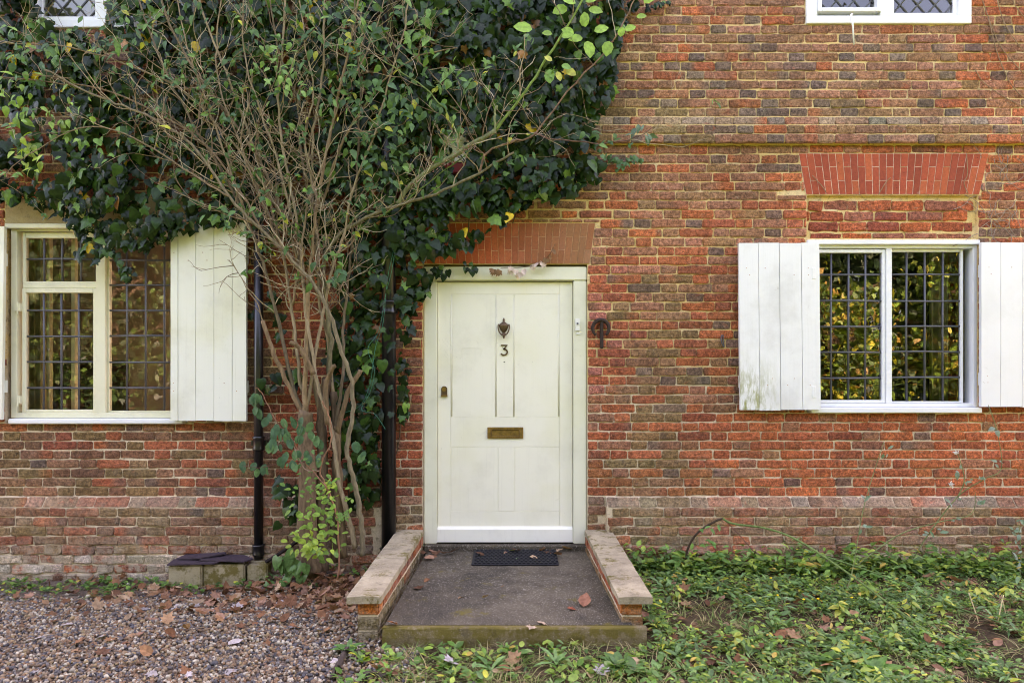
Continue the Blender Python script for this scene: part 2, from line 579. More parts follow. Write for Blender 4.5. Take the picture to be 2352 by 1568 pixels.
gx = axis(-120, 120, -4.4, 4.4, 0.08)
gy = axis(-160, 14, -3.2, 0.16, 0.07)
mb = MB()
V = [(x, y, gh(x, y) if y < 0.3 else gh(x, 0.3)) for y in gy for x in gx]
nx_ = len(gx)
F = [(j * nx_ + i, j * nx_ + i + 1, (j + 1) * nx_ + i + 1, (j + 1) * nx_ + i) for j in range(len(gy) - 1) for i in range(nx_ - 1)]
mb.add(V, F)
ground = mb.build('ground', M['soil'], smooth=True)
tag(ground, kind='structure', label='dark garden soil and gravel bed along the house front')

# ------------------------------------------------------------------ the house: wall sheet with its openings
house = empty('brick_house', (0, 0, 0))
tag(house, 'old red brick cottage front with cream door and white shuttered windows', 'house')

XL, XR, YT, YB = -360.0, 2712.0, -420.0, 1380.0        # extent of the built wall in picture units
HOLES = {   # x0, x1, ytop, ybottom
    'door': (972, 1349, 607, 1264),
    'win_r': (1853, 2246, 449, 947),
    'win_l': (12, 430, 455, 972),
    'up_r': (1850, 2228, -330, 57),
    'up_m': (1010, 1354, -330, 58),
    'up_l': (78, 440, -330, 66),
}
xs = sorted({XL, XR} | {h[0] for h in HOLES.values()} | {h[1] for h in HOLES.values()})
ys = sorted({YT, YB} | {h[2] for h in HOLES.values()} | {h[3] for h in HOLES.values()})
mb = MB()
for i in range(len(xs) - 1):
    for j in range(len(ys) - 1):
        cx = (xs[i] + xs[i + 1]) / 2; cy = (ys[j] + ys[j + 1]) / 2
        if any(h[0] < cx < h[1] and h[2] < cy < h[3] for h in HOLES.values()):
            continue
        mb.add([(X(xs[i]), 0, Z(ys[j + 1])), (X(xs[i + 1]), 0, Z(ys[j + 1])), (X(xs[i + 1]), 0, Z(ys[j])), (X(xs[i]), 0, Z(ys[j]))], [(0, 1, 2, 3)])
RV = 0.20
for h in HOLES.values():
    x0, x1, z1, z0 = X(h[0]), X(h[1]), Z(h[2]), Z(h[3])
    for a, b in (((x0, z0), (x0, z1)), ((x0, z1), (x1, z1)), ((x1, z1), (x1, z0)), ((x1, z0), (x0, z0))):
        mb.add([(a[0], 0, a[1]), (a[0], RV, a[1]), (b[0], RV, b[1]), (b[0], 0, b[1])], [(0, 1, 2, 3)])
wall = mb.build('wall', M['mortar'], house)
# outer body of the house behind the front
mb = MB()
xa, xb, zt = X(XL), X(XR), Z(YT)
mb.add([(xa, 0, -0.3), (xa, 6, -0.3), (xa, 6, zt), (xa, 0, zt)], [(0, 1, 2, 3)])
mb.add([(xb, 0, -0.3), (xb, 6, -0.3), (xb, 6, zt), (xb, 0, zt)], [(0, 3, 2, 1)])
mb.add([(xa, 0, zt), (xb, 0, zt), (xb, 6, zt + 2.4), (xa, 6, zt + 2.4)], [(0, 1, 2, 3)])
mb.build('body_shell', M['mortar'], house)

# ------------------------------------------------------------------ bricks
PAL = {
    'brown': (142, 102, 78), 'pink': (158, 108, 84), 'red': (168, 90, 60), 'orange': (184, 100, 62), 'dred': (144, 77, 56),
    'grey': (112, 98, 86), 'dgrey': (94, 83, 76), 'olive': (122, 102, 68), 'tan': (146, 112, 80), 'rose': (172, 108, 90), 'dbrown': (114, 82, 62),
}
def pick(ws):
    r = random.random() * sum(w for _, w in ws)
    for k, w in ws:
        r -= w
        if r <= 0:
            return k
    return ws[-1][0]

def brick_col(px, py, head):
    cyy_ = py
    n = nz(px / 260, py / 200, 1.7)
    if py > 1139:                                   # plinth
        if px < 700: ws = [('brown', 3), ('dbrown', 2), ('dred', 2), ('red', 1.6 + n), ('olive', 1.6 - 1.5 * n), ('tan', .5)]
        else: ws = [('brown', 3), ('tan', 1.2), ('dred', 1.6), ('olive', 1.4), ('red', 1 + n), ('grey', .7 + head)]
        if px < 420 and py < 1215: ws += [('olive', 2.5)]
        if 1390 < px < 1560: ws += [('olive', 3), ('tan', 2)]
    elif px < 640 and py > 700:                     # under the left window
        ws = [('brown', 3), ('dbrown', 2.6), ('dred', 1.8 + n), ('red', 1.2 + 1.2 * n), ('olive', 1.3 - n), ('dgrey', .3 + .5 * head)]
        if py > 1080: ws += [('olive', 2.0)]
    elif px < 980:                                  # behind shrub and ivy, left jamb
        ws = [('dred', 3), ('red', 2.6), ('dbrown', 1.2), ('orange', .5)]
        if py < 420: ws = [('brown', 3), ('dbrown', 2), ('dred', 2), ('red', 1)]
    elif py < 335:                                  # upper storey
        ws = [('brown', 3.6), ('pink', 3.4), ('red', .6 + .6 * n), ('orange', .3), ('grey', .5 + 2.6 * head), ('dgrey', .2 + 1.3 * head), ('tan', .7)]
        if px > 2210: ws += [('orange', 3), ('red', 2)]
        if py > 225: ws += [('olive', 1.2), ('tan', 1.6)]
    elif 1345 < px < 1425 and py > 600:             # jamb beside the door
        ws = [('rose', 4), ('red', 3), ('dred', 1)]
        if py > 900: ws = [('red', 4), ('dred', 2), ('brown', 1.4)]
    else:
        u = sstep(1350, 2000, px) + 0.4 * n
        ws = [('brown', 3.0 - 1.6 * u), ('pink', 1.6), ('red', 2.0 + 1.8 * u), ('orange', 1.0 + 1.5 * u), ('dred', .8 + .8 * u), ('grey', .25 + .9 * head), ('tan', 1.0 - .7 * u), ('dgrey', .12 + .5 * head)]
        if py < 480: ws += [('brown', 2.0), ('pink', 1.6)]
        if px < 1600 and py > 600: ws += [('olive', 2.2), ('tan', 1.5)]
        if py > 940 and px > 1550: ws += [('orange', 4.0), ('red', 3.4)]
    ws = [(k, max(w, 0.02)) for k, w in ws]
    c = lin(PAL[pick(ws)])
    tot = sum(w for _, w in ws); mean = sum(lin(PAL[k]) * w for k, w in ws) / tot
    c = lerp(c, mean, .28)
    if py > 1060 and 1340 < px < 1620 and py < 1240:
        c = lerp(c, lin((112, 104, 66)), 0.45 * random.random())
    if 1139 < cyy_ < 1161: c = lerp(c, lin((150, 138, 116)), random.uniform(.1, .55))
    elif cyy_ > 1262 and px < 560 and random.random() < .75: c = lerp(c, lin((206, 194, 172)), random.uniform(.3, .8))
    elif cyy_ > 1161: c = lerp(c, lin((148, 126, 100)), random.uniform(.0, .3))
    if 266 < cyy_ < 290: c = lerp(c, lin((150, 142, 120)), random.uniform(.2, .6))
    v = 0.84 + 0.28 * random.random()
    return np.clip(c * 1.1 * v * np.array((1 + random.uniform(-.05, .05), 1 + random.uniform(-.04, .04), 1 + random.uniform(-.06, .06))), 0, 1)

def brick_geo(x0, x1, z0, z1, yf, depth=0.02, rough=1.0, tilt_top=0.0):
    """front of one brick: an uneven face with worn, rounded edges, and its sides"""
    w, h = x1 - x0, z1 - z0
    nxx = 7 if w > 0.15 else 4
    nzz = 4
    r = min(0.009, w * 0.2)
    us = [0.0] + list(np.linspace(r / w, 1 - r / w, nxx - 2)) + [1.0]
    hs = [0.0, 0.16, 0.84, 1.0]
    sx = random.uniform(-.0022, .0022) * rough; sz = random.uniform(-.003, .003) * rough
    yo = yf + random.uniform(-.0026, .0022) * rough
    vid = {}
    v = []
    for j, b in enumerate(hs):
        for i, a in enumerate(us):
            ex = i in (0, nxx - 1); ez = j in (0, nzz - 1)
            x = x0 + a * w; z = z0 + b * h
            y = yo + sx * (a - .5) * 2 + sz * (b - .5) * 2 + random.uniform(-.0012, .0012) * rough
            if ex: x += random.uniform(-.0030, .0030) * rough
            if ez: z += random.uniform(-.0030, .0030) * rough
            if ex or ez: y += 0.0035 + random.uniform(0, .0014)
            if ex and ez:
                q = random.uniform(.0015, .0055)
                x += q if i == 0 else -q
                z += (q if j == 0 else -q) * .8
            if random.random() < 0.02 * rough and (ex or ez):
                y += 0.004
            y += tilt_top * b
            vid[(i, j)] = len(v)
            v.append((x, y, z))
    f = []
    for j in range(nzz - 1):
        for i in range(nxx - 1):
            f.append((vid[(i, j)], vid[(i + 1, j)], vid[(i + 1, j + 1)], vid[(i, j + 1)]))
    ring = [(i, 0) for i in range(nxx)] + [(nxx - 1, j) for j in range(1, nzz)] + [(i, nzz - 1) for i in range(nxx - 2, -1, -1)] + [(0, j) for j in range(nzz - 2, 0, -1)]
    b0 = len(v)
    for k in ring:
        p = v[vid[k]]
        v.append((p[0], yf + depth, p[2]))
    m = len(ring)
    for a in range(m):
        b = (a + 1) % m
        f.append((vid[ring[a]], b0 + a, b0 + b, vid[ring[b]]))
    return v, f

PITCH = 21.2
Y0 = 503.0
ARCH_R = ((353, 1834, 2270), (447, 1851, 2248))
ARCH_D = ((513, 950, 1367), (606, 966, 1354))
def arch_span(arch, y):
    (ya, la, ra), (yb, lb, rb) = arch
    t = min(1, max(0, (y - ya) / (yb - ya)))
    return lerp(la, lb, t), lerp(ra, rb, t)

def sub(iv, a, b):
    out = []
    for p, q in iv:
        if b <= p or a >= q: out.append((p, q)); continue
        if a > p: out.append((p, a))
        if b < q: out.append((b, q))
    return out

BR = []     # (kind, x0, x1, ytop, ybot, yoff, tilt, px, py, area)
k0 = int(math.floor((YT - Y0) / PITCH)) + 1
k1 = int(math.ceil((YB - Y0) / PITCH))
PER = 116.4; ST = 75.6; HD = 37.2; JT = (PER - ST - HD) / 2
for k in range(k0, k1):
    ya = Y0 + k * PITCH; yb = ya + PITCH
    cyy = (ya + yb) / 2
    wide = 1.7 if (447 < cyy < 512) else 1.0
    jh = 0.92 + 0.35 * random.random()
    ya2, yb2 = ya + jh, yb - jh
    phase = (0.0 if k % 2 == 0 else PER / 2) + 14 * nz(0.3, k * 0.37, 2) + random.uniform(-5, 5)
    x = XL - PER + (phase % PER)
    bricks = []
    while x < XR:
        sw = ST + random.uniform(-2.2, 2.2); hw = HD + random.uniform(-1.8, 1.8)
        bricks.append((x, x + sw, False)); x += sw + JT + random.uniform(-.8, .8)
        bricks.append((x, x + hw, True)); x += hw + JT + random.uniform(-.8, .8)
    for (bx0, bx1, head) in bricks:
        if bx1 < XL or bx0 > XR: continue
        iv = [(bx0, bx1)]
        top, bot = ya2, yb2
        for h in HOLES.values():
            ov = min(bot, h[3]) - max(top, h[2])
            if ov <= 0: continue
            if h[1] < bx0 or h[0] > bx1: continue
            if ov < 0.5 * (bot - top):
                if h[2] > top: bot = min(bot, h[2] - 1)
                else: top = max(top, h[3] + 1)
            else:
                iv = sub(iv, h[0] - 1.2, h[1] + 1.2)
        for arch in (ARCH_R, ARCH_D):
            a0, a1 = arch[0][0], arch[1][0]
            ov = min(bot, a1 + 1) - max(top, a0 - 1)
            if ov <= 0: continue
            l, r = arch_span(arch, cyy)
            if r < bx0 or l > bx1: continue
            if ov < 0.66 * (bot - top):
                if a0 > top: bot = min(bot, a0 - 2)
                else: top = max(top, a1 + 2)
            else:
                iv = sub(iv, l - 1.2, r + 1.2)
        for p, q in iv:
            if q - p < 4 or bot - top < 5: continue
            cx = (p + q) / 2
            yoff, tilt = 0.0, 0.0
            if 268 < cyy < 330:
                j = int((cyy - 268) / 21)
                yoff = (-0.028, -0.036, -0.040)[min(2, j)]; tilt = 0.014 if j == 0 else 0
            if cyy > 1139:
                if p < 1392 < q: (p, q) = (1393, q) if cx > 1392 else (p, 1390.5)
                if p < 880 < q: (p, q) = (p, 880) if cx < 880 else (882, q)
            if cyy > 1139 and (cx > 1392 or cx < 880):
                yoff = -0.072; tilt = 0.0
                if cyy < 1160: yoff = -0.066; tilt = 0.046
            BR.append([head, p, q, top, bot, yoff, tilt, cx, cyy])
            if wide > 1 and 1180 < cx < 1400:
                BR[-1][1] += 2; BR[-1][2] -= 2; BR[-1][3] += 1.2; BR[-1][4] -= 1.2

# which bricks show largest: whole stretchers that nothing stands in front of
def shown(b):
    cx, cy = b[7], b[8]
    if not (0 < cx < 2352 and 0 < cy < 1300): return False
    if 1430 < cx and cy < 1240:
        if 1680 < cx and 540 < cy < 965: return False
        return True
    if 1352 < cx <= 1430 and 470 < cy < 1200: return True
    if cx < 570 and 980 < cy < 1300: return True
    return False
order = sorted(range(len(BR)), key=lambda i: (-(((BR[i][2] - BR[i][1]) > 68) and shown(BR[i])), (BR[i][7] - 1176) ** 2 + (BR[i][8] - HZ) ** 2))
single = set(order[:300])
stuffb = MB()
for i, (head, p, q, top, bot, yoff, tilt, cx, cyy) in enumerate(BR):
    low = 1.0 + 1.3 * sstep(1162, 1290, cyy)
    if tilt > .03: low = .5
    v, f = brick_geo(X(p), X(q), Z(bot), Z(top), -0.0068 + yoff, 0.02 + 1.3 * tilt, low, tilt)
    c = brick_col(cx, cyy, head)
    cols = np.tile(c, (len(v), 1))
    if not head and random.random() < 0.35:      # a kiln flash across one end
        vx = np.array([a[0] for a in v]); t = (vx - vx.min()) / (vx.max() - vx.min() + 1e-6)
        if random.random() < .5: t = 1 - t
        c2 = lin(random.choice([PAL['grey'], PAL['orange'], PAL['red'], PAL['dbrown']]))
        w = np.clip((t - random.uniform(.45, .75)) * 6, 0, 1) * random.uniform(.4, .9)
        cols = cols * (1 - w[:, None]) + c2 * w[:, None]
    if i in single:
        m2 = MB(); m2.add(v, f, cols)
        m2.build('brick', M['brick'], wall, origin=Vector((X((p + q) / 2), yoff, Z((top + bot) / 2))), smooth=False)
    else:
        stuffb.add(v, f, cols)
tag(stuffb.build('brickwork', M['brick'], wall), kind='stuff')

# string course and plinth backing
mb = MB()
for (ta, tb, yo) in ((268.4, 289.6, -0.012), (289.6, 310.8, -0.0325), (310.8, 330.5, -0.0365)):
    mb.box(X(XL), X(XR), yo, 0.01, Z(tb), Z(ta))
mb.build('string_course', M['mortar'], house)
mb = MB()
for (xa_, xb_) in ((XL, 880.5), (1391.5, XR)):
    mb.box(X(xa_), X(xb_), -0.070, 0.01, -0.3, Z(1160))
    xx0, xx1 = X(xa_), X(xb_)
    mb.add([(xx0, -0.064, Z(1160)), (xx1, -0.064, Z(1160)), (xx1, -0.019, Z(1140)), (xx0, -0.019, Z(1140)), (xx1, 0.0, Z(1139)), (xx0, 0.0, Z(1139))],
           [(0, 1, 2, 3), (3, 2, 4, 5)])
mb.build('plinth', M['mortar'], house)

# ------------------------------------------------------------------ gauged arches of rubbed brick
def gauged_arch(arch, n, yf, colf, split, joint='lime'):
    (ya, la, ra), (yb, lb, rb) = arch
    e = empty('flat_arch', (X((la + ra) / 2), 0, Z(yb)), house)
    mj = MB(); mj.prism([(X(lb), Z(yb)), (X(rb), Z(yb)), (X(ra), Z(ya)), (X(la), Z(ya))], yf + .0022, 0.004); mj.build('lime_joint', M[joint], e)
    for i in range(n):
        g = 1.15
        t0, t1 = i / n, (i + 1) / n
        cuts = split[i % len(split)]
        lv = [0.0] + list(cuts) + [1.0]
        for a, b in zip(lv[:-1], lv[1:]):
            def pt(t, s, gx_):
                return (X(lerp(lerp(la, lb, s), lerp(ra, rb, s), t) + gx_), Z(lerp(ya, yb, s)))
            ga = g / 2 / (yb - ya)
            pl = [pt(t0, b - ga, g / 2), pt(t1, b - ga, -g / 2), pt(t1, a + ga, -g / 2), pt(t0, a + ga, g / 2)]
            m2 = MB()
            c = colf((la + (ra - la) * (t0 + t1) / 2))
            yy = yf + random.uniform(-.0012, .0012)
            m2.prism(pl, yy, 0.01, c)
            cxm = sum(p[0] for p in pl) / 4; czm = sum(p[1] for p in pl) / 4
            m2.build('brick', M['brickr'], e, bevel=0.0008, origin=Vector((cxm, 0, czm)))
    return e
t = NT('rubbed_brick', 0.85, 0.2)
c = t.vcol()
c = t.mix(1.0, c, t.grey(t.ramp(t.noise(60.0, 5, 0.7), 0.25, 0.75, 0.82, 1.16)), 'MULTIPLY')
c = t.mix(t.ramp(t.noise(110.0, 2, 0.5), 0.66, 0.75, 0.0, 0.75), c, tuple(lin((60, 34, 26))))
c = t.mix(t.ramp(t.noise(10.0, 6, 0.75), 0.6, 0.75, 0.0, 0.35), c, tuple(lin((206, 180, 160))))
t.base(c); t.bump(t.noise(130.0, 4, 0.7), 0.4, 0.004)
M['brickr'] = t.m
M['limed'] = mat_plain('stained_lime_putty', (200, 162, 130), .95, .1, .4, 40)
M['lime'] = mat_plain('white_lime_putty', (214, 196, 176), .95, .1, .3, 40)
gauged_arch(ARCH_R, 26, -0.006, lambda px: lin(random.choice([(174, 84, 58), (164, 76, 54), (182, 92, 60), (154, 72, 52), (170, 80, 56)])) * random.uniform(.9, 1.08), [(0.33,), (0.66,)])
def dcol(px):
    u = sstep(1080, 1340, px)
    return lerp(lin(random.choice([(176, 84, 50), (164, 76, 46), (184, 92, 56)])), lin(random.choice([(150, 106, 74), (160, 112, 82)])), u * random.uniform(.7, 1)) * random.uniform(.92, 1.06)
gauged_arch(ARCH_D, 26, -0.006, dcol, [(0.33,), (0.66,), (0.33,), (0.68,)], 'limed')

# blocked panel above the right window: larger bricks in thick mortar, set back
mb = MB()
mb.add([(X(1853), 0.022, Z(549)), (X(2246), 0.022, Z(549)), (X(2246), 0.022, Z(447)), (X(1853), 0.022, Z(447))], [(0, 1, 2, 3)])
mb.box(X(1853.5), X(2245.5), -0.002, 0.02, Z(553), Z(547.5))
panel = mb.build('infill_panel', M['mortar'], house)
tag(panel, 'blocked panel of rough red bricks in thick yellow mortar above window')
for (ta, tb, xs0) in ((461, 482, (1857, 1893, 1972, 2050, 2126, 2200, 2240)), (485.5, 505.5, (1854, 1863, 1941, 2012, 2088, 2168, 2226)), (510, 530, (1858, 1929, 1994, 2070, 2142, 2218, 2240)), (535.5, 546.5, (1862, 1936, 2006, 2080, 2156, 2236))):
    for a, b in zip(xs0[:-1], xs0[1:]):
        v, f = brick_geo(X(a + 1.5), X(b - 1.5), Z(tb + .5), Z(ta - .5), 0.0120 if tb < 531 else 0.016, 0.02, 1.7)
        m2 = MB(); m2.add(v, f, lin(random.choice([(158, 82, 56), (170, 90, 60), (146, 74, 56), (182, 96, 62), (152, 92, 72)])) * random.uniform(.9, 1.1))
        m2.build('brick', M['brick'], panel, origin=Vector((X((a + b) / 2), 0.0135, Z((ta + tb) / 2))))
# rendered lintel above the left window
mb = MB(); mb.box(X(12), X(430), -0.004, 0.1, Z(514), Z(456))
tag(mb.build('lintel', M['lintel'], house, bevel=0.004), 'tan rendered lintel half hidden by ivy above the cream window')

# ------------------------------------------------------------------ windows
def rect_ring(mb, o, i, y0, y1):
    """frame of four bars between an outer and an inner rectangle (picture units x0, x1, ytop, ybot)"""
    mb.box(X(o[0]), X(i[0]), y0, y1, Z(o[3]), Z(o[2]))
    mb.box(X(i[1]), X(o[1]), y0, y1, Z(o[3]), Z(o[2]))
    mb.box(X(i[0]), X(i[1]), y0, y1, Z(i[2]), Z(o[2]))
    mb.box(X(i[0]), X(i[1]), y0, y1, Z(o[3]), Z(i[3]))

def clip_poly(poly, x0, x1, z0, z1):
    def cl(poly, ax, lim, keep_less):
        out = []
        for i in range(len(poly)):
            a, b = poly[i], poly[(i + 1) % len(poly)]
            ia = (a[ax] <= lim) if keep_less else (a[ax] >= lim)
            ib = (b[ax] <= lim) if keep_less else (b[ax] >= lim)
            if ia: out.append(a)
            if ia != ib:
                t = (lim - a[ax]) / (b[ax] - a[ax])
                out.append((lerp(a[0], b[0], t), lerp(a[1], b[1], t)))
        return out
    for ax, lim, less in ((0, x0, False), (0, x1, True), (1, z0, False), (1, z1, True)):
        poly = cl(poly, ax, lim, less)
        if len(poly) < 3: return []
    return poly

def pane_obj(poly, y, parent, wob=0.006):
    cx = sum(p[0] for p in poly) / len(poly); cz = sum(p[1] for p in poly) / len(poly)
    m2 = MB()
    ax, az = random.gauss(0, wob), random.gauss(0, wob)
    n = len(poly)
    fr = [(p[0], y + (p[0] - cx) * ax + (p[1] - cz) * az, p[1]) for p in poly]
    m2.add(fr, [tuple(range(n))])
    return m2.build('pane', M['glass'], parent, origin=Vector((cx, y, cz)))

def light_square(parent, g, rows_y, cols_x, y):
    """rectangular leaded light; g glass rectangle"""
    bw = 2.3
    for x in cols_x[1:-1]:
        m2 = MB(); m2.tube([(X(x + random.uniform(-.5, .5)), y - .002, Z(g[3])), (X(x + random.uniform(-.8, .8)), y - .002, Z((g[2] + g[3]) / 2)), (X(x + random.uniform(-.5, .5)), y - .002, Z(g[2]))], bw * S, 8)
        m2.build('glazing_bar', M['lead'], parent, smooth=True)
    for r in rows_y[1:-1]:
        m2 = MB(); m2.tube([(X(g[0]), y - .003, Z(r)), (X((g[0] + g[1]) / 2), y - .003, Z(r + random.uniform(-.8, .8))), (X(g[1]), y - .003, Z(r + random.uniform(-.6, .6)))], bw * S * .95, 8)
        m2.build('glazing_bar', M['lead'], parent, smooth=True)
    for i in range(len(cols_x) - 1):
        for j in range(len(rows_y) - 1):
            a, b = X(cols_x[i]), X(cols_x[i + 1]); c_, d_ = Z(rows_y[j + 1]), Z(rows_y[j])
            pane_obj([(a, c_), (b, c_), (b, d_), (a, d_)], y, parent)

def light_diamond(parent, g, y, dx, dz, ox, oy):
    x0, x1, z1, z0 = X(g[0]), X(g[1]), Z(g[2]), Z(g[3])
    hx, hz = dx * S / 2, dz * S / 2
    cx0, cz0 = X(ox), Z(oy)
    I = int(max(abs(x1 - cx0), abs(x0 - cx0)) / hx) + 3
    J = int(max(abs(z1 - cz0), abs(z0 - cz0)) / hz) + 3
    for i in range(-I, I):
        for j in range(-J, J):
            if (i + j) % 2: continue
            c = (cx0 + i * hx, cz0 + j * hz)
            po = clip_poly([(c[0] - hx, c[1]), (c[0], c[1] - hz), (c[0] + hx, c[1]), (c[0], c[1] + hz)], x0, x1, z0, z1)
            if len(po) >= 3 and max(p[0] for p in po) - min(p[0] for p in po) > .004:
                pane_obj(po, y, parent, 0.012)
    for s in (1, -1):
        for k in range(-2 * (I + J), 2 * (I + J) + 1):
            if k % 2 == 0: continue
            # line through points with (x-cx0)/hx + s*(z-cz0)/hz = k
            pts = []
            for x in (x0, x1):
                z = cz0 + (k - (x - cx0) / hx) * hz * s
                if z0 - 1e-6 <= z <= z1 + 1e-6: pts.append((x, z))
            for z in (z0, z1):
                x = cx0 + (k - s * (z - cz0) / hz) * hx
                if x0 < x < x1: pts.append((x, z))
            if len(pts) >= 2:
                a, b = pts[0], pts[-1]
                if abs(a[0] - b[0]) + abs(a[1] - b[1]) < .02: continue
                m2 = MB(); m2.tube([(a[0], y - .002, a[1]), (b[0], y - .002, b[1])], 2.2 * S, 6)
                m2.build('glazing_bar', M['lead'], parent, smooth=True)

# --- right ground floor window
w = empty('window', (X(2048), 0, Z(947)), house)
tag(w, 'white casement window with dark leaded panes, right of the door')
mb = MB()
rect_ring(mb, (1855, 2245, 563, 934), (1873, 2236, 570, 926), 0.004, 0.10)
mb.box(X(2037), X(2050.5), 0.008, 0.10, Z(926), Z(570))
mb.build('frame', M['white'], w, bevel=0.003)
mb = MB(); mb.box(X(1852), X(2247), -0.022, 0.10, Z(562.5), Z(552)); mb.build('head', M['white'], w, bevel=0.004)
mb = MB(); mb.box(X(1857), X(2246), -0.048, 0.10, Z(947), Z(934.5)); mb.build('sill', M['white'], w, bevel=0.005)
mb = MB(); rect_ring(mb, (1873.5, 2036.5, 572, 925.5), (1880, 2029, 580, 919), 0.016, 0.052); mb.build('casement', M['white'], w, bevel=0.003)
mb = MB(); rect_ring(mb, (2051, 2219, 571, 925.5), (2054, 2213, 577, 922), 0.030, 0.060); mb.build('bead', M['white'], w, bevel=0.002)
ry = [578, 630, 690, 750, 808.5, 868, 920]
light_square(w, (1879, 2030, 578, 920), ry, [1879, 1914, 1954, 1993, 2030], 0.036)
light_square(w, (2053, 2214, 576, 923), [576, 629, 690, 749, 807.5, 867, 923], [2053, 2090, 2132, 2174, 2214], 0.046)
mb = MB(); mb.tube([P(2022, 742, .03), P(2021, 756, .026), P(2008, 757, .03)], .0045, 6); mb.build('catch', M['lead'], w, smooth=True)

# --- left ground floor window
w = empty('window', (X(220), 0, Z(972)), house)
tag(w, 'cream casement window with leaded panes, left of the shrub')
mb = MB()
rect_ring(mb, (22, 430, 526, 960), (36, 420, 530, 948), 0.012, 0.10)
mb.box(X(217), X(239), 0.014, 0.10, Z(948), Z(530))
mb.box(X(46), X(217), 0.026, 0.08, Z(661), Z(650))
mb.build('frame', M['wcream'], w, bevel=0.003)
mb = MB(); mb.box(X(14), X(432), -0.018, 0.10, Z(525.5), Z(514.5)); mb.build('head', M['wcream'], w, bevel=0.004)
mb = MB(); mb.box(X(28), X(427), -0.045, 0.10, Z(972), Z(960.5)); mb.build('sill', M['white'], w, bevel=0.006)
mb = MB(); rect_ring(mb, (43, 216, 532, 650), (51, 214, 545, 645), 0.036, 0.07); mb.build('casement', M['wcream'], w, bevel=0.003)
mb = MB(); rect_ring(mb, (46, 219, 661.5, 948), (55, 210, 672, 941), 0.018, 0.056); mb.build('casement', M['wcream'], w, bevel=0.003)
mb = MB(); rect_ring(mb, (239, 420, 531, 948), (243, 413, 540, 944), 0.040, 0.07); mb.build('bead', M['wcream'], w, bevel=0.002)
light_square(w, (50, 215, 544, 646), [544, 593, 646], [50, 91, 133, 176, 215], 0.052)
light_square(w, (54, 211, 671, 942), [671, 712, 772, 831, 891, 942], [54, 93, 134, 174, 211], 0.038)
light_square(w, (242, 414, 539, 945), [539, 595, 653, 712, 771, 832, 891, 945], [242, 282, 326, 369, 414], 0.054)
for yy in (705, 918):
    mb = MB(); mb.box(X(33), X(46), -.004, .02, Z(yy + 9), Z(yy - 9)); mb.tube([P(40, yy - 12, -.006), P(40, yy + 16, -.006)], .006, 6)
    mb.build('hinge', M['wcream'], w)

# --- upper windows, cut by the top of the picture
def upper(label, o, lights, white):
    w = empty('window', (X((o[0] + o[1]) / 2), 0, Z(o[3])), house)
    tag(w, label)
    mb = MB()
    ix = [(l[0][0] - 9, l[0][1] + 9) for l in lights]
    bot = max(l[0][3] for l in lights) + 9
    mb.box(X(o[0]), X(o[1]), -0.02, 0.10, Z(o[3]), Z(bot))
    mb.box(X(o[0]), X(o[1]), -0.02, 0.10, Z(o[2] + 24), Z(o[2]))
    edges = [o[0]] + [e for p in ix for e in p] + [o[1]]
    for a, b in zip(edges[0::2], edges[1::2]):
        mb.box(X(a), X(b), -0.02, 0.10, Z(bot), Z(o[2] + 24))
    mb.build('frame', white, w, bevel=0.004)
    for g, cas, ox, oy in lights:
        mb = MB(); rect_ring(mb, (g[0] - 9, g[1] + 9, o[2] + 24, g[3] + 9), (g[0], g[1], o[2] + 34, g[3]), -0.03 if cas else 0.0, 0.05)
        mb.build('casement', white, w, bevel=0.003)
        light_diamond(w, (g[0], g[1], o[2] + 34, g[3]), 0.02, 40.0, 46.0, ox, oy)
    return w
w = upper('white diamond-leaded window with hanging stay, top right', (1850, 2228, -330, 57), [((1884, 2010, -296, 22), True, 1964, 22), ((2054, 2190, -296, 30), False, 2131, 9)], M['white'])
mb = MB(); mb.tube([P(1957, 33, -.04), P(1954, 36, -.06), P(1959, 60, -.075), P(1961, 103, -.07)], [.006, .009, .006, .005], 8, (1, 1, 1)); mb.build('stay', M['plastic'], w, smooth=True)
upper('cream diamond-leaded window above the door, overgrown by ivy', (1010, 1354, -330, 58), [((1040, 1160, -296, 30), False, 1100, 20), ((1205, 1325, -296, 30), False, 1260, 20)], M['wcream'])
upper('white diamond-leaded window behind shrub branches, top left', (78, 440, -330, 66), [((98, 218, -296, 38), False, 160, 18), ((258, 410, -296, 38), False, 330, 18)], M['white'])

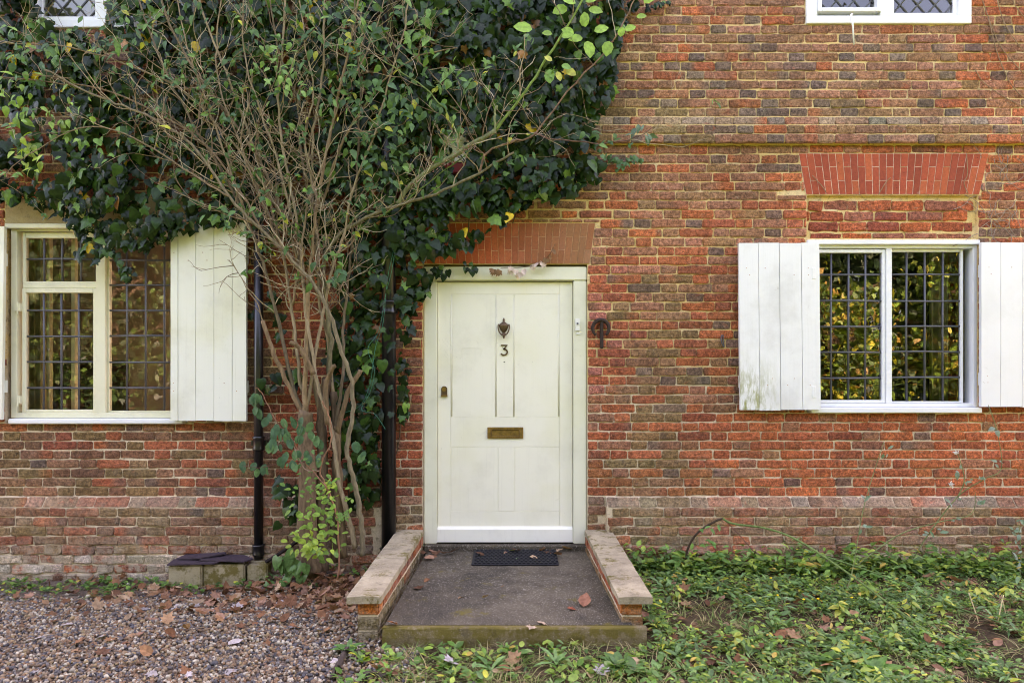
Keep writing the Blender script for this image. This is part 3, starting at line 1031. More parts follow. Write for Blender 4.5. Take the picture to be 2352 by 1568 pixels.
# --- shutters
def shutter(label, xa, xb, yt, yb, mat, planks, yf=-0.070, th=0.026, rot=0.0, sag=0.0, hinge_left=True):
    s = empty('shutter', (X(xa if hinge_left else xb), 0, Z(yb)), house)
    tag(s, label)
    hx = X(xa) if hinge_left else X(xb)
    edges = [lerp(xa, xb, t) for t in planks]
    for i, (a, b) in enumerate(zip(edges[:-1], edges[1:])):
        m2 = MB()
        g = 0.55
        jt = random.uniform(-1.0, 1.0); jb = random.uniform(-1.0, 1.0)
        yy = yf + random.uniform(-.0015, .0015)
        n = 10
        ring = []
        for (px0, sgn) in ((a + g, 1), (b - g, -1)):
            pass
        pl = []
        for q in range(n + 1):
            t = q / n; pl.append((X(b - g + random.uniform(-.25, .25) + sag * (1 - t)), Z(lerp(yb + jb, yt + jt, t))))
        for q in range(n + 1):
            t = 1 - q / n; pl.append((X(a + g + random.uniform(-.25, .25) + sag * (1 - t)), Z(lerp(yb + jb, yt + jt, t))))
        pl = [(x, z) for x, z in pl]
        N = len(pl)
        vv = [(x, yy + (x - hx) * rot, z) for x, z in pl] + [(x, yy + th + (x - hx) * rot, z) for x, z in pl]
        ff = [tuple(range(N)), tuple(range(2 * N - 1, N - 1, -1))] + [(k, k + N, (k + 1) % N + N, (k + 1) % N) for k in range(N)]
        m2.add(vv, ff)
        m2.build('plank', mat, s)
    m2 = MB()
    for (a, b) in zip(edges[:-1], edges[1:]):
        for fy in (.15, .19, .81, .85):
            if random.random() < .45: continue
            nx0, nz0 = X(lerp(a, b, random.uniform(.3, .7))), Z(lerp(yt, yb, fy))
            m2 = MB(); m2.lathe([(.0028, -.002), (.0034, 0), (.0028, .002)], nx0, yf + (nx0 - hx) * rot, nz0, 8, lin((170, 110, 60))); m2.build('nail', M['bark'], s)
    for yy in (lerp(yt, yb, .17), lerp(yt, yb, .83)):
        m2 = MB(); m2.box(X(xa + 4), X(xb - 4), yf + th + .001, yf + th + .022, Z(yy + 14), Z(yy - 14)); m2.build('ledge', mat, s)
    return s
s = shutter('white plank shutter with green algae stain at its lower corner', 1689, 1872, 562, 940, M['shutter_r'], (0, .245, .505, .775, 1), sag=3.5, hinge_left=False)
for yy in (628, 900):
    mb = MB(); mb.box(X(1865, -.07), X(1874, -.07), -.074, -.05, Z(yy + 13, -.07), Z(yy - 13, -.07)); mb.build('hinge', M['shutter_r'], s, bevel=.002)
shutter('white plank shutter at the picture edge beside the right window', 2238, 2425, 561, 933, M['white'], (0, .235, .50, .77, 1), hinge_left=True)
shutter('cream plank shutter between leaded window and drainpipe', 405, 580, 518, 963, M['shutter_l'], (0, .10, .335, .575, .815, 1), hinge_left=True, yf=-.085, rot=-0.06)
s = shutter('cream plank shutter cut off by the left picture edge', -160, 27, 524, 961, M['shutter_l'], (0, .25, .5, .76, 1), hinge_left=False, sag=-6)

# ------------------------------------------------------------------ rooms behind the glass
def room(x0, x1, z0, z1, y1, mat, open_left=False, open_right=False, y0=0.2):
    mb = MB()
    mb.add([(x0, y1, z0), (x1, y1, z0), (x1, y1, z1), (x0, y1, z1)], [(0, 1, 2, 3)])
    mb.add([(x0, y0, z0), (x1, y0, z0), (x1, y1, z0), (x0, y1, z0)], [(0, 1, 2, 3)])
    mb.add([(x0, y0, z1), (x1, y0, z1), (x1, y1, z1), (x0, y1, z1)], [(3, 2, 1, 0)])
    if not open_left: mb.add([(x0, y0, z0), (x0, y1, z0), (x0, y1, z1), (x0, y0, z1)], [(0, 1, 2, 3)])
    if not open_right: mb.add([(x1, y0, z0), (x1, y1, z0), (x1, y1, z1), (x1, y0, z1)], [(3, 2, 1, 0)])
    return mb.build('interior_wall', mat, house)
room(-4.6, -1.6, 0.0, 2.7, 1.7, M['room'], open_right=True)
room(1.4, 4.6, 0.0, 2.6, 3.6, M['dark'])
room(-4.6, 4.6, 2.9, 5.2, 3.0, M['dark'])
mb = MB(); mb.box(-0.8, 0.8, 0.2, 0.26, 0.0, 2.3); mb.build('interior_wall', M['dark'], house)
# left room: dark doorway in the back wall, secondary window posts, curtain
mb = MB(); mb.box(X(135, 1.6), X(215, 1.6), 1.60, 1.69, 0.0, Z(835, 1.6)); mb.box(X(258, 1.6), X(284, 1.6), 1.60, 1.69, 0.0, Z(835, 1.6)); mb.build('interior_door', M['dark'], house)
mb = MB()
for px in (113, 171):
    mb.box(X(px - 4, .35), X(px + 5, .35), .33, .37, Z(960, .35), Z(530, .35))
mb.build('inner_post', M['wcream'], house, bevel=.003)
def curtain(label, pxa, pxb, pya, pyb, y, mat, folds):
    mb = MB(); n = 60; V = []; F = []
    for i in range(n + 1):
        t = i / n; px = lerp(pxa, pxb, t)
        yy = y + 0.035 * math.sin(t * folds * 2 * math.pi) + .012 * math.sin(t * folds * 5.1)
        for py in (pyb, pya):
            V.append((X(px, y), yy, Z(py, y)))
    for i in range(n): F.append((2 * i, 2 * i + 2, 2 * i + 3, 2 * i + 1))
    mb.add(V, F)
    o = mb.build('curtain', mat, None, smooth=True, origin=Vector((X((pxa + pxb) / 2, y), y, Z(pyb, y))))
    sd = o.modifiers.new('thickness', 'SOLIDIFY'); sd.thickness = .004
    return tag(o, label, 'curtain')
curtain('olive cream curtain hanging behind the left end of leaded window', 38, 104, 520, 975, .30, M['curtain'], 4)
curtain('pale curtain behind the rightmost panes of the white window', 2142, 2176, 560, 960, .28, M['curtain'], 3)
curtain('white net curtain in the diamond-leaded window at top left', 92, 300, -300, 60, .16, M['plastic'], 5)
mb = MB(); mb.box(X(2178, .5), X(2300, .5), .26, .6, Z(1000, .5), Z(540, .5)); mb.build('interior_wall', M['roomred'], house)

# ------------------------------------------------------------------ door
mb = MB()
fy0, fy1 = 0.012, 0.12
mb.box(X(973), X(1003), fy0, fy1, Z(1250), Z(644)); mb.box(X(1317), X(1348), fy0, fy1, Z(1250), Z(644))
mb.box(X(973), X(1348), fy0 - .003, fy1, Z(643.5), Z(612))
df = mb.build('door_frame', M['frame'], house, bevel=.006, seg=2)
door = empty('door', (X(1160), 0.05, Z(1248)), house)
tag(door, 'cream panelled front door numbered 3 with brass letterbox')
dy = 0.046
def slabbox(name, a, b, yt, yb, y0, y1, bev=.0015, mat=None):
    m2 = MB(); m2.box(X(a), X(b), y0, y1, Z(yb), Z(yt))
    return m2.build(name, mat or M['door'], door, bevel=bev)
XA, XB = 1003.6, 1316.2
slabbox('stile', XA, 1033.6, 646, 1246, dy, dy + .04)
slabbox('stile', 1286.4, XB, 646, 1246, dy, dy + .04)
slabbox('rail', 1034, 1286, 646, 674.4, dy, dy + .04)
slabbox('rail', 1034, 1286, 958.8, 1027.2, dy, dy + .04)
slabbox('rail', 1034, 1286, 1177.2, 1246, dy, dy + .04)
slabbox('muntin', 1140.6, 1178.4, 675, 958.2, dy, dy + .04)
slabbox('muntin', 1144.2, 1181.6, 1027.8, 1176.6, dy, dy + .04)
for a, b in ((1034.2, 1140.2), (1178.8, 1286)):
    slabbox('panel', a + 3.4, b - 3.4, 675.2, 958, dy + .0012, dy + .03)
    for e in (a, b - 3):
        m2 = MB(); m2.tube([(X(e + 1.5), dy + .003, Z(958)), (X(e + 1.5), dy + .003, Z(675.3))], .0045, 8); m2.build('bead', M['door'], door, smooth=True)
for a, b in ((1034.2, 1143.8), (1182, 1286)):
    slabbox('panel', a + .4, b - .4, 1028, 1176.4, dy + .0015, dy + .03)
wb = MB()
wb.add([(X(XA), dy - .028, Z(1246)), (X(XB), dy - .028, Z(1246)), (X(XB), dy - .024, Z(1217)), (X(XA), dy - .024, Z(1217)), (X(XB), dy + .002, Z(1211)), (X(XA), dy + .002, Z(1211)), (X(XA), dy + .002, Z(1246)), (X(XB), dy + .002, Z(1246))],
       [(0, 1, 2, 3), (3, 2, 4, 5), (0, 3, 5, 6), (1, 7, 4, 2), (0, 6, 7, 1)])
wb.build('weather_bar', M['bar'], door)
m2 = MB(); m2.box(X(XA + .2), X(XB - .2), dy + .0042, dy + .036, Z(1245.5), Z(646.5)); m2.build('backing', M['door'], door)
# letterbox
m2 = MB(); rect_ring(m2, (1119, 1202, 982, 1008), (1128, 1193, 988, 1002), dy - .010, dy + .001); m2.build('letterbox_plate', M['brass'], door, bevel=.002)
m2 = MB(); m2.box(X(1128.3), X(1192.7), dy - .005, dy + .001, Z(1001.7), Z(988.3)); m2.build('letterbox_flap', M['brass'], door, bevel=.002)
# knocker: an urn with a swinging loop
m2 = MB()
prof = [(.001, .072), (.006, .068), (.004, .062), (.010, .056), (.006, .050), (.009, .044), (.024, .032), (.034, .026), (.035, .016), (.030, .004), (.024, -.014), (.012, -.026), (.008, -.034), (.016, -.040), (.017, -.046), (.007, -.052), (.004, -.058)]
m2.lathe([(r * 1.0, z) for r, z in prof], X(1157), dy - .006, Z(753), 18, (1, 1, 1), .5)
m2.build('knocker', M['bronze'], door, smooth=True)
m2 = MB()
pts = []
for i in range(25):
    a = math.radians(-28 + 236 * i / 24)
    pts.append((X(1157) + .040 * math.cos(-a), dy - .020 - .006 * math.sin(a), Z(753) + .014 - (.064 * max(0, math.sin(a)) if math.sin(a) > 0 else .03 * math.sin(a))))
m2.tube(pts, [.0035 + .002 * math.sin(math.pi * i / 24) for i in range(25)], 8)
m2.lathe([(.004, -.006), (.007, 0), (.007, .010), (.004, .018)], X(1157), dy - .018, Z(753) - .066, 10)
m2.build('knocker_loop', M['bronze'], door, smooth=True)
# the number
m2 = MB()
pts = [(1150.5, 792.6), (1164.5, 792.6), (1156.6, 801.6)]
arc = []
for i in range(15):
    a = math.radians(-98 + 250 * i / 14)
    arc.append((1157.4 + 7.6 * math.cos(a), 808.2 + 7.0 * math.sin(a)))
path = pts + arc
w2 = 1.75
L = []; R_ = []
for i, p in enumerate(path):
    a = np.array(path[max(i - 1, 0)]); b = np.array(path[min(i + 1, len(path) - 1)])
    d = (b - a) / (np.linalg.norm(b - a) + 1e-9); nrm = np.array((-d[1], d[0]))
    k = w2 * (1.25 if i in (1, 2) else 1.0)
    L.append(np.array(p) + nrm * k); R_.append(np.array(p) - nrm * k)
vv = []; ff = []
for y in (dy - .006, dy + .001):
    for q in (L, R_):
        for p in q: vv.append((X(p[0]), y, Z(p[1])))
n = len(path)
for i in range(n - 1):
    ff.append((i, i + 1, n + i + 1, n + i)); ff.append((i, 2 * n + i, 2 * n + i + 1, i + 1)); ff.append((n + i, n + i + 1, 3 * n + i + 1, 3 * n + i))
ff += [(0, n, 3 * n, 2 * n), (n - 1, 3 * n - 1, 4 * n - 1, 2 * n - 1)]
m2.add(vv, ff)
m2.build('number', M['bronze'], door)
# lock
m2 = MB()
pl = [(X(1012), Z(909)), (X(1026), Z(909)), (X(1026), Z(894))] + [(X(1019 + 7 * math.cos(math.radians(a))), Z(894 - 7 * math.sin(math.radians(a)))) for a in range(15, 180, 15)] + [(X(1012), Z(894))]
m2.prism(pl, dy - .008, dy + .001); m2.build('lock_plate', M['bronze'], door, bevel=.0015)
m2 = MB()
ring = [(X(1019 + 5 * math.cos(a)), dy, Z(894 + 5 * math.sin(a))) for a in np.linspace(0, 2 * math.pi, 17)[:-1]]
m2.add([(x, dy - .013, z) for x, y, z in ring] + [(x, dy - .004, z) for x, y, z in ring], [tuple(range(15, -1, -1))] + [(i, (i + 1) % 16, 16 + (i + 1) % 16, 16 + i) for i in range(16)])
m2.box(X(1018.2), X(1019.8), dy - .0138, dy - .01, Z(897), Z(892))
m2.box(X(1011.5), X(1026.5), dy - .016, dy, Z(911), Z(907.5))
m2.build('lock_cylinder', M['brass'], door)
m2 = MB(); m2.lathe([(.0035, -.003), (.005, 0), (.0035, .003)], X(1158), dy - .001, Z(831), 10); m2.build('screw_hole', M['rubber'], door)
# old plate outline left under the paint
m2 = MB()
po = [(1060, 801), (1064, 799), (1102, 799), (1107, 801), (1107, 812), (1102, 816)]
m2.tube([P(a, b, dy - .0002) for a, b in po], .0012, 5); m2.tube([P(a, b, dy - .0002) for a, b in [(1060, 801), (1060, 811), (1064, 815)]], .0012, 5)
m2.build('plate_outline', M['door'], door)
# bell push on the frame
m2 = MB(); m2.box(X(1321), X(1332), fy0 - .016, fy0 + .001, Z(760), Z(731)); m2.build('bell_push', M['plastic'], df, bevel=.004, seg=2)
m2 = MB(); m2.lathe([(.006, -.006), (.007, 0), (.006, .006)], X(1326.5), fy0 - .017, Z(743), 12); m2.build('bell_button', M['lead'], df)
m2 = MB(); m2.box(X(1324), X(1333), fy0 - .006, fy0 + .001, Z(768), Z(762)); m2.build('bell_clip', M['plastic'], df, bevel=.001)
# stone threshold
mb = MB(); mb.box(X(974), X(1348), -0.02, 0.12, 0.10, Z(1250.5)); mb.build('threshold', M['slab'], house, bevel=.006)

# ------------------------------------------------------------------ rainwater pipes
def pipe(label, px, r, y, yt, yb, collars, px_top=None):
    e = empty('drainpipe', (X(px, y), y, Z(yb, y)), house)
    tag(e, label)
    m2 = MB()
    m2.tube([(X(px_top or px, y), y, Z(yt, y)), (X(px, y), y, Z((yt + yb) / 2, y)), (X(px, y), y, Z(yb, y))], r, 20)
    m2.build('pipe', M['pipe'], e, smooth=True)
    for cy_, hh in collars:
        m2 = MB()
        z = Z(cy_, y)
        h = hh * S / 2
        m2.lathe([(r * 1.02, -h), (r * 1.25, -h * .9), (r * 1.3, -h * .7), (r * 1.2, -h * .5), (r * 1.18, h * .5), (r * 1.32, h * .7), (r * 1.32, h * .95), (r * 1.02, h)], X(px, y), y, z, 20)
        m2.build('collar', M['pipe'], e, smooth=True)
        m2 = MB(); m2.box(X(px, y) - r * 1.9, X(px, y) + r * 1.9, y + r * .6, 0.0, z - h * .35, z + h * .35); m2.build('bracket', M['pipe'], e, bevel=.003)
    return e
pipe('thin black drainpipe beside the cream shutter', 594, .031, -.085, 480, 1282, ((1018, 34), (1262, 26)))
pipe('thick black glossy drainpipe left of the front door', 893, .048, -.095, -430, 1262, ((706, 30), (1262, 10)), 893)
mb = MB(); mb.tube([P(897, -420, -.22), P(897, 215, -.22)], .026, 16)
mb.build('overflow_pipe', M['pipe'], house, smooth=True)

# ------------------------------------------------------------------ small things on the wall
m2 = MB()
y = -.03
pts = []
for i in range(31):
    a = math.radians(-52 + 284 * i / 30)
    r = 20.5 - 2.0 * abs(math.sin(a * .5 - .8)) * 0
    pts.append(P(1380 + 19.0 * math.cos(a) * 0.98, 754 - 19.5 * math.sin(a), y))
m2.tube(pts, [.009 + .005 * math.sin(math.pi * i / 30) for i in range(31)], 8)
hs = m2.build('horseshoe', M['rust'], None, smooth=True, origin=Vector(P(1380, 755, y)))
tag(hs, 'rusty iron horseshoe hung on the brick wall beside the door', 'horseshoe')
m2 = MB(); m2.box(X(1377.5), X(1384.5), -.038, -.004, Z(800), Z(738)); m2.build('spike', M['rust'], hs, bevel=.004)
m2 = MB(); pts = [P(1659, 768, -.012), P(1656, 778, -.02), P(1659, 790, -.022), P(1663, 796, -.016), P(1661, 782, -.012), P(1661, 770, -.01)]
m2.tube(smooth_path(pts), .004, 6); tag(m2.build('shutter_hook', M['lead'], None, smooth=True, origin=Vector(pts[0])), 'small grey metal hook on bricks left of the white shutter', 'hook')

# alarm box half hidden by ivy
ab = empty('alarm_box', P(1043, 392, -.02)); tag(ab, 'cream louvred alarm box with red base half hidden in the ivy', 'alarm box')
m2 = MB(); m2.box(X(1016), X(1072), -.07, -.002, Z(378), Z(318)); m2.build('case', M['plastic'], ab, bevel=.006)
for i in range(8):
    m2 = MB(); m2.box(X(1020), X(1066), -.078, -.069, Z(330.5 + i * 4), Z(328 + i * 4)); m2.build('louvre', M['frame'], ab)
m2 = MB(); m2.prism([(X(1018), Z(404)), (X(1070), Z(404)), (X(1072), Z(379)), (X(1016), Z(379))], -.072, -.002); m2.build('base', M['red'], ab, bevel=.004)
for pa, pb in (((1052, 360), (1066, 374)), ((1058, 357), (1068, 370)), ((1047, 372), (1060, 374))):
    m2 = MB(); m2.tube([P(*pa, -.0715), P(*pb, -.0715)], .004, 6); m2.build('emblem_stroke', M['rubber'], ab)

# ------------------------------------------------------------------ doorstep
step = empty('doorstep', (0, -0.7, 0.08)); tag(step, 'concrete doorstep with low brick side walls in front of the door', 'doorstep')
TOP = 0.178
mb = MB()
mb.add([(-.585, .0, TOP - .005), (.55, .0, TOP - .005), (.60, -1.385, TOP), (-.635, -1.385, TOP)] + [(-.585, .0, 0), (.55, .0, 0), (.60, -1.385, 0), (-.635, -1.385, 0)],
       [(0, 3, 2, 1), (0, 1, 5, 4), (1, 2, 6, 5), (2, 3, 7, 6), (3, 0, 4, 7)])
mb.build('slab', M['slab'], step)
mb = MB()
n = 26; V = []; F = []
prof = [(-1.390, TOP - .001), (-1.418, TOP - .001), (-1.424, TOP - .008), (-1.428, TOP - .05), (-1.424, -.02)]
for i in range(n + 1):
    x = lerp(-.640, .665, i / n)
    for k, (yy, zz) in enumerate(prof):
        V.append((x, yy + (.006 * nz(x * 9, k * 1.7) if k > 0 else 0), zz + (.004 * nz(x * 14, k + 4.0) if 0 < k < 4 else 0)))
m_ = len(prof)
for i in range(n):
    for k in range(m_ - 1):
        F.append((i * m_ + k, (i + 1) * m_ + k, (i + 1) * m_ + k + 1, i * m_ + k + 1)[::-1])
F.append(tuple(range(m_))); F.append(tuple(n * m_ + k for k in range(m_))[::-1])
mb.add(V, F)
mb.build('kerb', M['kerb'], step)
def sidewall(xb0, xb1, xf0, xf1, zbot, ztop, sgn):
    """half-brick wall running from the house to the front; xb at the house, xf at the front (inner, outer)"""
    CT = .319
    Lw = 1.375
    cb = ztop
    # core
    mb = MB()
    def xx(a, b, d): return lerp(a, b, d / Lw)
    ia, oa = xb0 + sgn * .012, xb0 + sgn * .108
    ib, ob = xf0 + sgn * .025, xf0 + sgn * .121
    v = [(ia, 0, zbot), (oa, 0, zbot), (ob, -Lw + .03, zbot), (ib, -Lw + .03, zbot), (ia, 0, ztop), (oa, 0, ztop), (ob, -Lw + .03, ztop), (ib, -Lw + .03, ztop)]
    mb.add(v, [(0, 1, 2, 3), (4, 7, 6, 5), (0, 4, 5, 1), (1, 5, 6, 2), (2, 6, 7, 3), (3, 7, 4, 0)])
    mb.build('mortar_core', M['mortar'], step)
    z = ztop - .003
    row = 0
    while z > zbot + .02:
        zb = max(z - .066, zbot)
        d = 0.01 if row % 2 else -.10
        while d < Lw - .05:
            d0, d1 = max(d, .004), min(d + .215, Lw - .024)
            if Lw - .024 - d1 < .05: d1 = Lw - .024
            if d1 - d0 > .03:
                m2 = MB()
                jj = random.uniform(-.003, .003)
                a0, a1 = xx(xb0, xf0 + sgn * .013, d0) + sgn * (.006 + jj), xx(xb0, xf0 + sgn * .013, d1) + sgn * (.006 + jj)
                wv = sgn * .108
                vv = [(a0, -d0, zb), (a0 + wv, -d0, zb), (a1 + wv, -d1, zb), (a1, -d1, zb), (a0, -d0, z), (a0 + wv, -d0, z), (a1 + wv, -d1, z), (a1, -d1, z)]
                ff = [(0, 1, 2, 3), (4, 7, 6, 5), (0, 4, 5, 1), (1, 5, 6, 2), (2, 6, 7, 3), (3, 7, 4, 0)]
                if sgn > 0: ff = [f[::-1] for f in ff]
                front = d1 > Lw - .03
                if row == 0: c = lin((196, 112, 56)) if front else lin(random.choice([(178, 96, 54), (170, 84, 52), (150, 84, 60)]))
                else: c = lin(random.choice([(140, 104, 66), (128, 108, 70), (150, 96, 60), (120, 104, 70)]))
                m2.add(vv, ff, c * random.uniform(.9, 1.1))
                m2.build('brick', M['brick'], step, bevel=.006, seg=2, origin=Vector(((a0 + a1) / 2, -(d0 + d1) / 2, (z + zb) / 2)))
            d += .225
        z -= .076; row += 1
    # coping stones
    cuts = [0.0, .36, .71, 1.05, 1.392]
    for a, b in zip(cuts[:-1], cuts[1:]):
        m2 = MB()
        g = .0025
        a_, b_ = a + g, b - g
        n = 6; V = []; F = []
        for i in range(n + 1):
            d = lerp(a_, b_, i / n)
            i0, o0 = xx(xb0, xf0, d), xx(xb1, xf1, d)
            for (xq, zq) in ((i0, ztop + .0015), (i0, CT - .003), (lerp(i0, o0, .5), CT + .002), (o0, CT - .003), (o0, ztop + .0015)):
                V.append((xq + .003 * nz(d * 12, zq * 30, xq * 7), -d, zq + .003 * nz(d * 9, xq * 20, 4)))
        for i in range(n):
            for k in range(5):
                k2 = (k + 1) % 5
                F.append((i * 5 + k, i * 5 + k2, (i + 1) * 5 + k2, (i + 1) * 5 + k))
        F.append((4, 3, 2, 1, 0)); F.append(tuple(n * 5 + k for k in range(5)))
        if sgn > 0: F = [f[::-1] for f in F]
        m2.add(V, F)
        m2.build('coping_stone', M['coping'], step, bevel=.0, origin=Vector((lerp(xb0, xb1, .5), -(a + b) / 2, CT)))
sidewall(-.614, -.798, -.654, -.825, .03, .281, -1)
sidewall(.504, .691, .531, .700, .03, .281, 1)
# rubber mat
mat_o = empty('doormat', (X(1185), -.28, TOP)); tag(mat_o, 'black rubber doormat with studs on the doorstep', 'doormat')
m2 = MB(); m2.box(-.262, .302, -.375, -.03, TOP - .001, TOP + .008); m2.build('border', M['rubber'], mat_o, bevel=.004)
m2 = MB()
for i in range(19):
    for j in range(9):
        x = -.236 + i * .0285 + (.014 if j % 2 else 0); yv = -.352 + j * .037
        m2.box(x - .009, x + .009, yv - .012, yv + .012, TOP + .0081, TOP + .016)
m2.build('stud_field', M['rubber'], mat_o)

# ------------------------------------------------------------------ leaves: templates lie in x (across), y (stalk to tip), z (upper side)
def fan_leaf(outline, ctr=(0, .38), fold=.14, droop=.12, stalk=0.0):
    pts = [(0, 0)] + outline + [(-x, y) for x, y in reversed(outline) if abs(x) > 1e-6]
    v = [(ctr[0], ctr[1], 0.0)]
    for x, y in pts:
        v.append((x, y, -fold * abs(x) - droop * y * y))
    v[0] = (ctr[0], ctr[1], .03 - droop * ctr[1] ** 2)
    n = len(pts)
    f = [(0, 1 + i, 1 + (i + 1) % n) for i in range(n)]
    return np.array(v, float), np.array(f)

IVY = [fan_leaf([(.20, -.14), (.44, -.10), (.50, .10), (.40, .26), (.52, .46), (.30, .56), (.16, .78), (0, 1.0)], fold=.22, droop=.16),
       fan_leaf([(.26, -.16), (.46, .02), (.40, .22), (.60, .42), (.27, .52), (.13, .80), (0, 1.02)], fold=.30, droop=.10),
       fan_leaf([(.22, -.10), (.42, .06), (.44, .30), (.32, .58), (.14, .84), (0, 1.0)], fold=.10, droop=.26)]
def blade_leaf(ws, fold=.25, droop=.35, curl=0.0):
    """stations along a leaf: (t, halfwidth)"""
    v = []; f = []
    for t, w in ws:
        z = -droop * t * t
        v += [(-w, t, z + fold * w), (0, t, z), (w, t, z + fold * w)]
    for i in range(len(ws) - 1):
        a = i * 3
        for q in (0, 1):
            f += [(a + q, a + q + 1, a + q + 4), (a + q, a + q + 4, a + q + 3)]
    return np.array(v, float), np.array(f)
OVATE = [blade_leaf([(0, .02), (.18, .20), (.42, .27), (.72, .17), (1, .005)], .3, .3),
         blade_leaf([(0, .02), (.2, .26), (.45, .33), (.75, .20), (1, .01)], .2, .5),
         blade_leaf([(0, .02), (.25, .14), (.55, .19), (.8, .12), (1, .005)], .3, .15)]
ROUND = [blade_leaf([(0, .03), (.15, .26), (.45, .38), (.78, .28), (1, .03)], .15, .15)]
STRAP = [blade_leaf([(0, .03), (.3, .08), (.65, .11), (.88, .07), (1, .005)], .5, .5)]
GRASS = [blade_leaf([(0, .02), (.5, .018), (1, .002)], .2, .55)]
MAPLE = [fan_leaf([(.16, -.02), (.40, -.10), (.30, .12), (.62, .28), (.40, .38), (.50, .62), (.22, .58), (0, 1.0)], fold=-.30, droop=-.2),
         fan_leaf([(.30, -.06), (.34, .14), (.56, .36), (.30, .44), (.30, .70), (.12, .66), (0, .95)], fold=.35, droop=.25),
         fan_leaf([(.22, .05), (.36, .30), (.30, .60), (.14, .85), (0, 1.0)], fold=-.5, droop=-.4)]

def frame(length_dir, normal):
    b = np.asarray(length_dir, float); b = b / np.linalg.norm(b)
    c = np.asarray(normal, float); c = c - b * np.dot(b, c); c = c / (np.linalg.norm(c) + 1e-9)
    a = np.cross(b, c)
    return np.stack([a, b, c], axis=1)

class Leaves:
    def __init__(self, tmpls):
        self.t = tmpls; self.r = []
    def add(self, off, ld, nrm, size, col, k=None, aspect=1.0, score=0.0):
        R = frame(ld, nrm) * np.array((size * aspect, size, size))[None, :]
        self.r.append((k if k is not None else random.randrange(len(self.t)), R, np.asarray(off, float), np.asarray(col, float), score))
    def build(self, parent, mat, stuff_name, n_single=0, single_name='leaf', smooth=True):
        idx = sorted(range(len(self.r)), key=lambda i: -self.r[i][4])
        sing = idx[:n_single]; rest = idx[n_single:]
        if n_single:
            mes = []
            for tv, tf in self.t:
                m = MB(); m.batch(tv, tf, np.eye(3)[None], np.zeros((1, 3)), np.ones((1, 3)))
                me = m.mesh(single_name, smooth=smooth); me.materials.append(mat); mes.append(me)
            wp = wpos(parent) if parent else Vector((0, 0, 0))
            for i in sing:
                k, R, off, col, _ = self.r[i]
                o = bpy.data.objects.new(single_name, mes[k]); COL.objects.link(o)
                o.parent = parent
                M4 = Matrix(R.tolist()).to_4x4()
                M4.translation = Vector(off) - wp
                o.matrix_local = M4
                o.color = (*[float(q) for q in col], 1)
        if rest:
            m = MB()
            for k, (tv, tf) in enumerate(self.t):
                rr = [self.r[i] for i in rest if self.r[i][0] == k]
                if rr:
                    m.batch(tv, tf, np.array([q[1] for q in rr]), np.array([q[2] for q in rr]), np.array([q[3] for q in rr]))
            return tag(m.build(stuff_name, mat, parent, smooth=smooth), kind='stuff')

def rv(s=1.0):
    return np.array((random.gauss(0, s), random.gauss(0, s), random.gauss(0, s)))

# ------------------------------------------------------------------ ivy on the wall
IVY_AREA = [
    [(-60, 455), (60, 462), (130, 505), (180, 548), (250, 566), (330, 575), (400, 545), (425, 530), (560, 512), (600, 545), (700, 560), (800, 600), (930, 620), (1000, 590), (1090, 566),
     (1130, 530), (1195, 488), (1235, 455), (1290, 462), (1345, 425), (1385, 385), (1338, 350), (1352, 300), (1400, 262), (1408, 200), (1412, 130), (1432, 60), (1470, 5), (1480, -260), (-60, -260)],
    [(790, 590), (960, 600), (985, 650), (950, 700), (950, 780), (900, 800), (925, 860), (940, 960), (900, 1010), (872, 990), (868, 1130), (850, 1170), (800, 1170), (760, 1000), (750, 800)],
]
IVY_GAP = [[(-60, 245), (70, 235), (95, 285), (60, 335), (-60, 335)], [(985, 310), (1072, 310), (1075, 400), (1010, 400)], [(70, -260), (245, -260), (245, 66), (190, 80), (150, 70), (85, 50)]]
def ivy_ok(px, py):
    if inpoly(px, py, IVY_GAP[2]): return False
    if any(inpoly(px, py, g) for g in IVY_GAP) and random.random() < .7: return False
    return any(inpoly(px, py, a) for a in IVY_AREA)
ivy = empty('ivy', (X(860), -.05, .05)); tag(ivy, 'dark green ivy sprawling over the brick wall above the door', 'ivy')
IL = Leaves(IVY)
def ivy_color():
    r = random.random()
    if r < .54: c = (24, 44, 19)
    elif r < .81: c = (34, 60, 25)
    elif r < .935: c = (52, 84, 35)
    elif r < .985: c = (86, 120, 50)
    else: c = random.choice([(196, 164, 40), (150, 104, 56), (120, 84, 50)])
    return lin(c) * random.uniform(.8, 1.2)
cnt = 0
tries = 0
while cnt < 7600 and tries < 99000:
    tries += 1
    px = random.uniform(-60, 1480); py = random.uniform(-200, 1180)
    if not ivy_ok(px, py): continue
    dens = .62 + .75 * nz(px / 75, py / 60, 5.0)
    if py > 620: dens = .55
    elif px > 900 and py < 480: dens += .28
    if random.random() > dens: continue
    thick = .06 + .24 * max(0, nz(px / 95, py / 75, 8.0) * .8 + .45)
    u = random.random() ** .6
    y = -.035 - thick * u
    if py > 640:
        y = -.05 - .10 * u
        if 872 < px < 914: y -= .10
        if 868 < px < 918 and random.random() < .8: continue
    if py > 490 and px < 580: y = min(y, -.11 - .06 * random.random())
    size = random.uniform(.044, .098) * (1.0 if py < 620 else .95)
    ld = np.array((random.gauss(0, .55), -.25 + random.gauss(0, .3), -1.0))
    nr = np.array((random.gauss(0, .50), -1.0, .40 + random.gauss(0, .5)))
    pos = P(px, py, y)
    IL.add(pos - size * .4 * ld / np.linalg.norm(ld), ld, nr, size, ivy_color(), score=size * 3 - y * 2 + (.5 if -0 < px < 1450 and 0 < py < 1150 else -5))
    cnt += 1
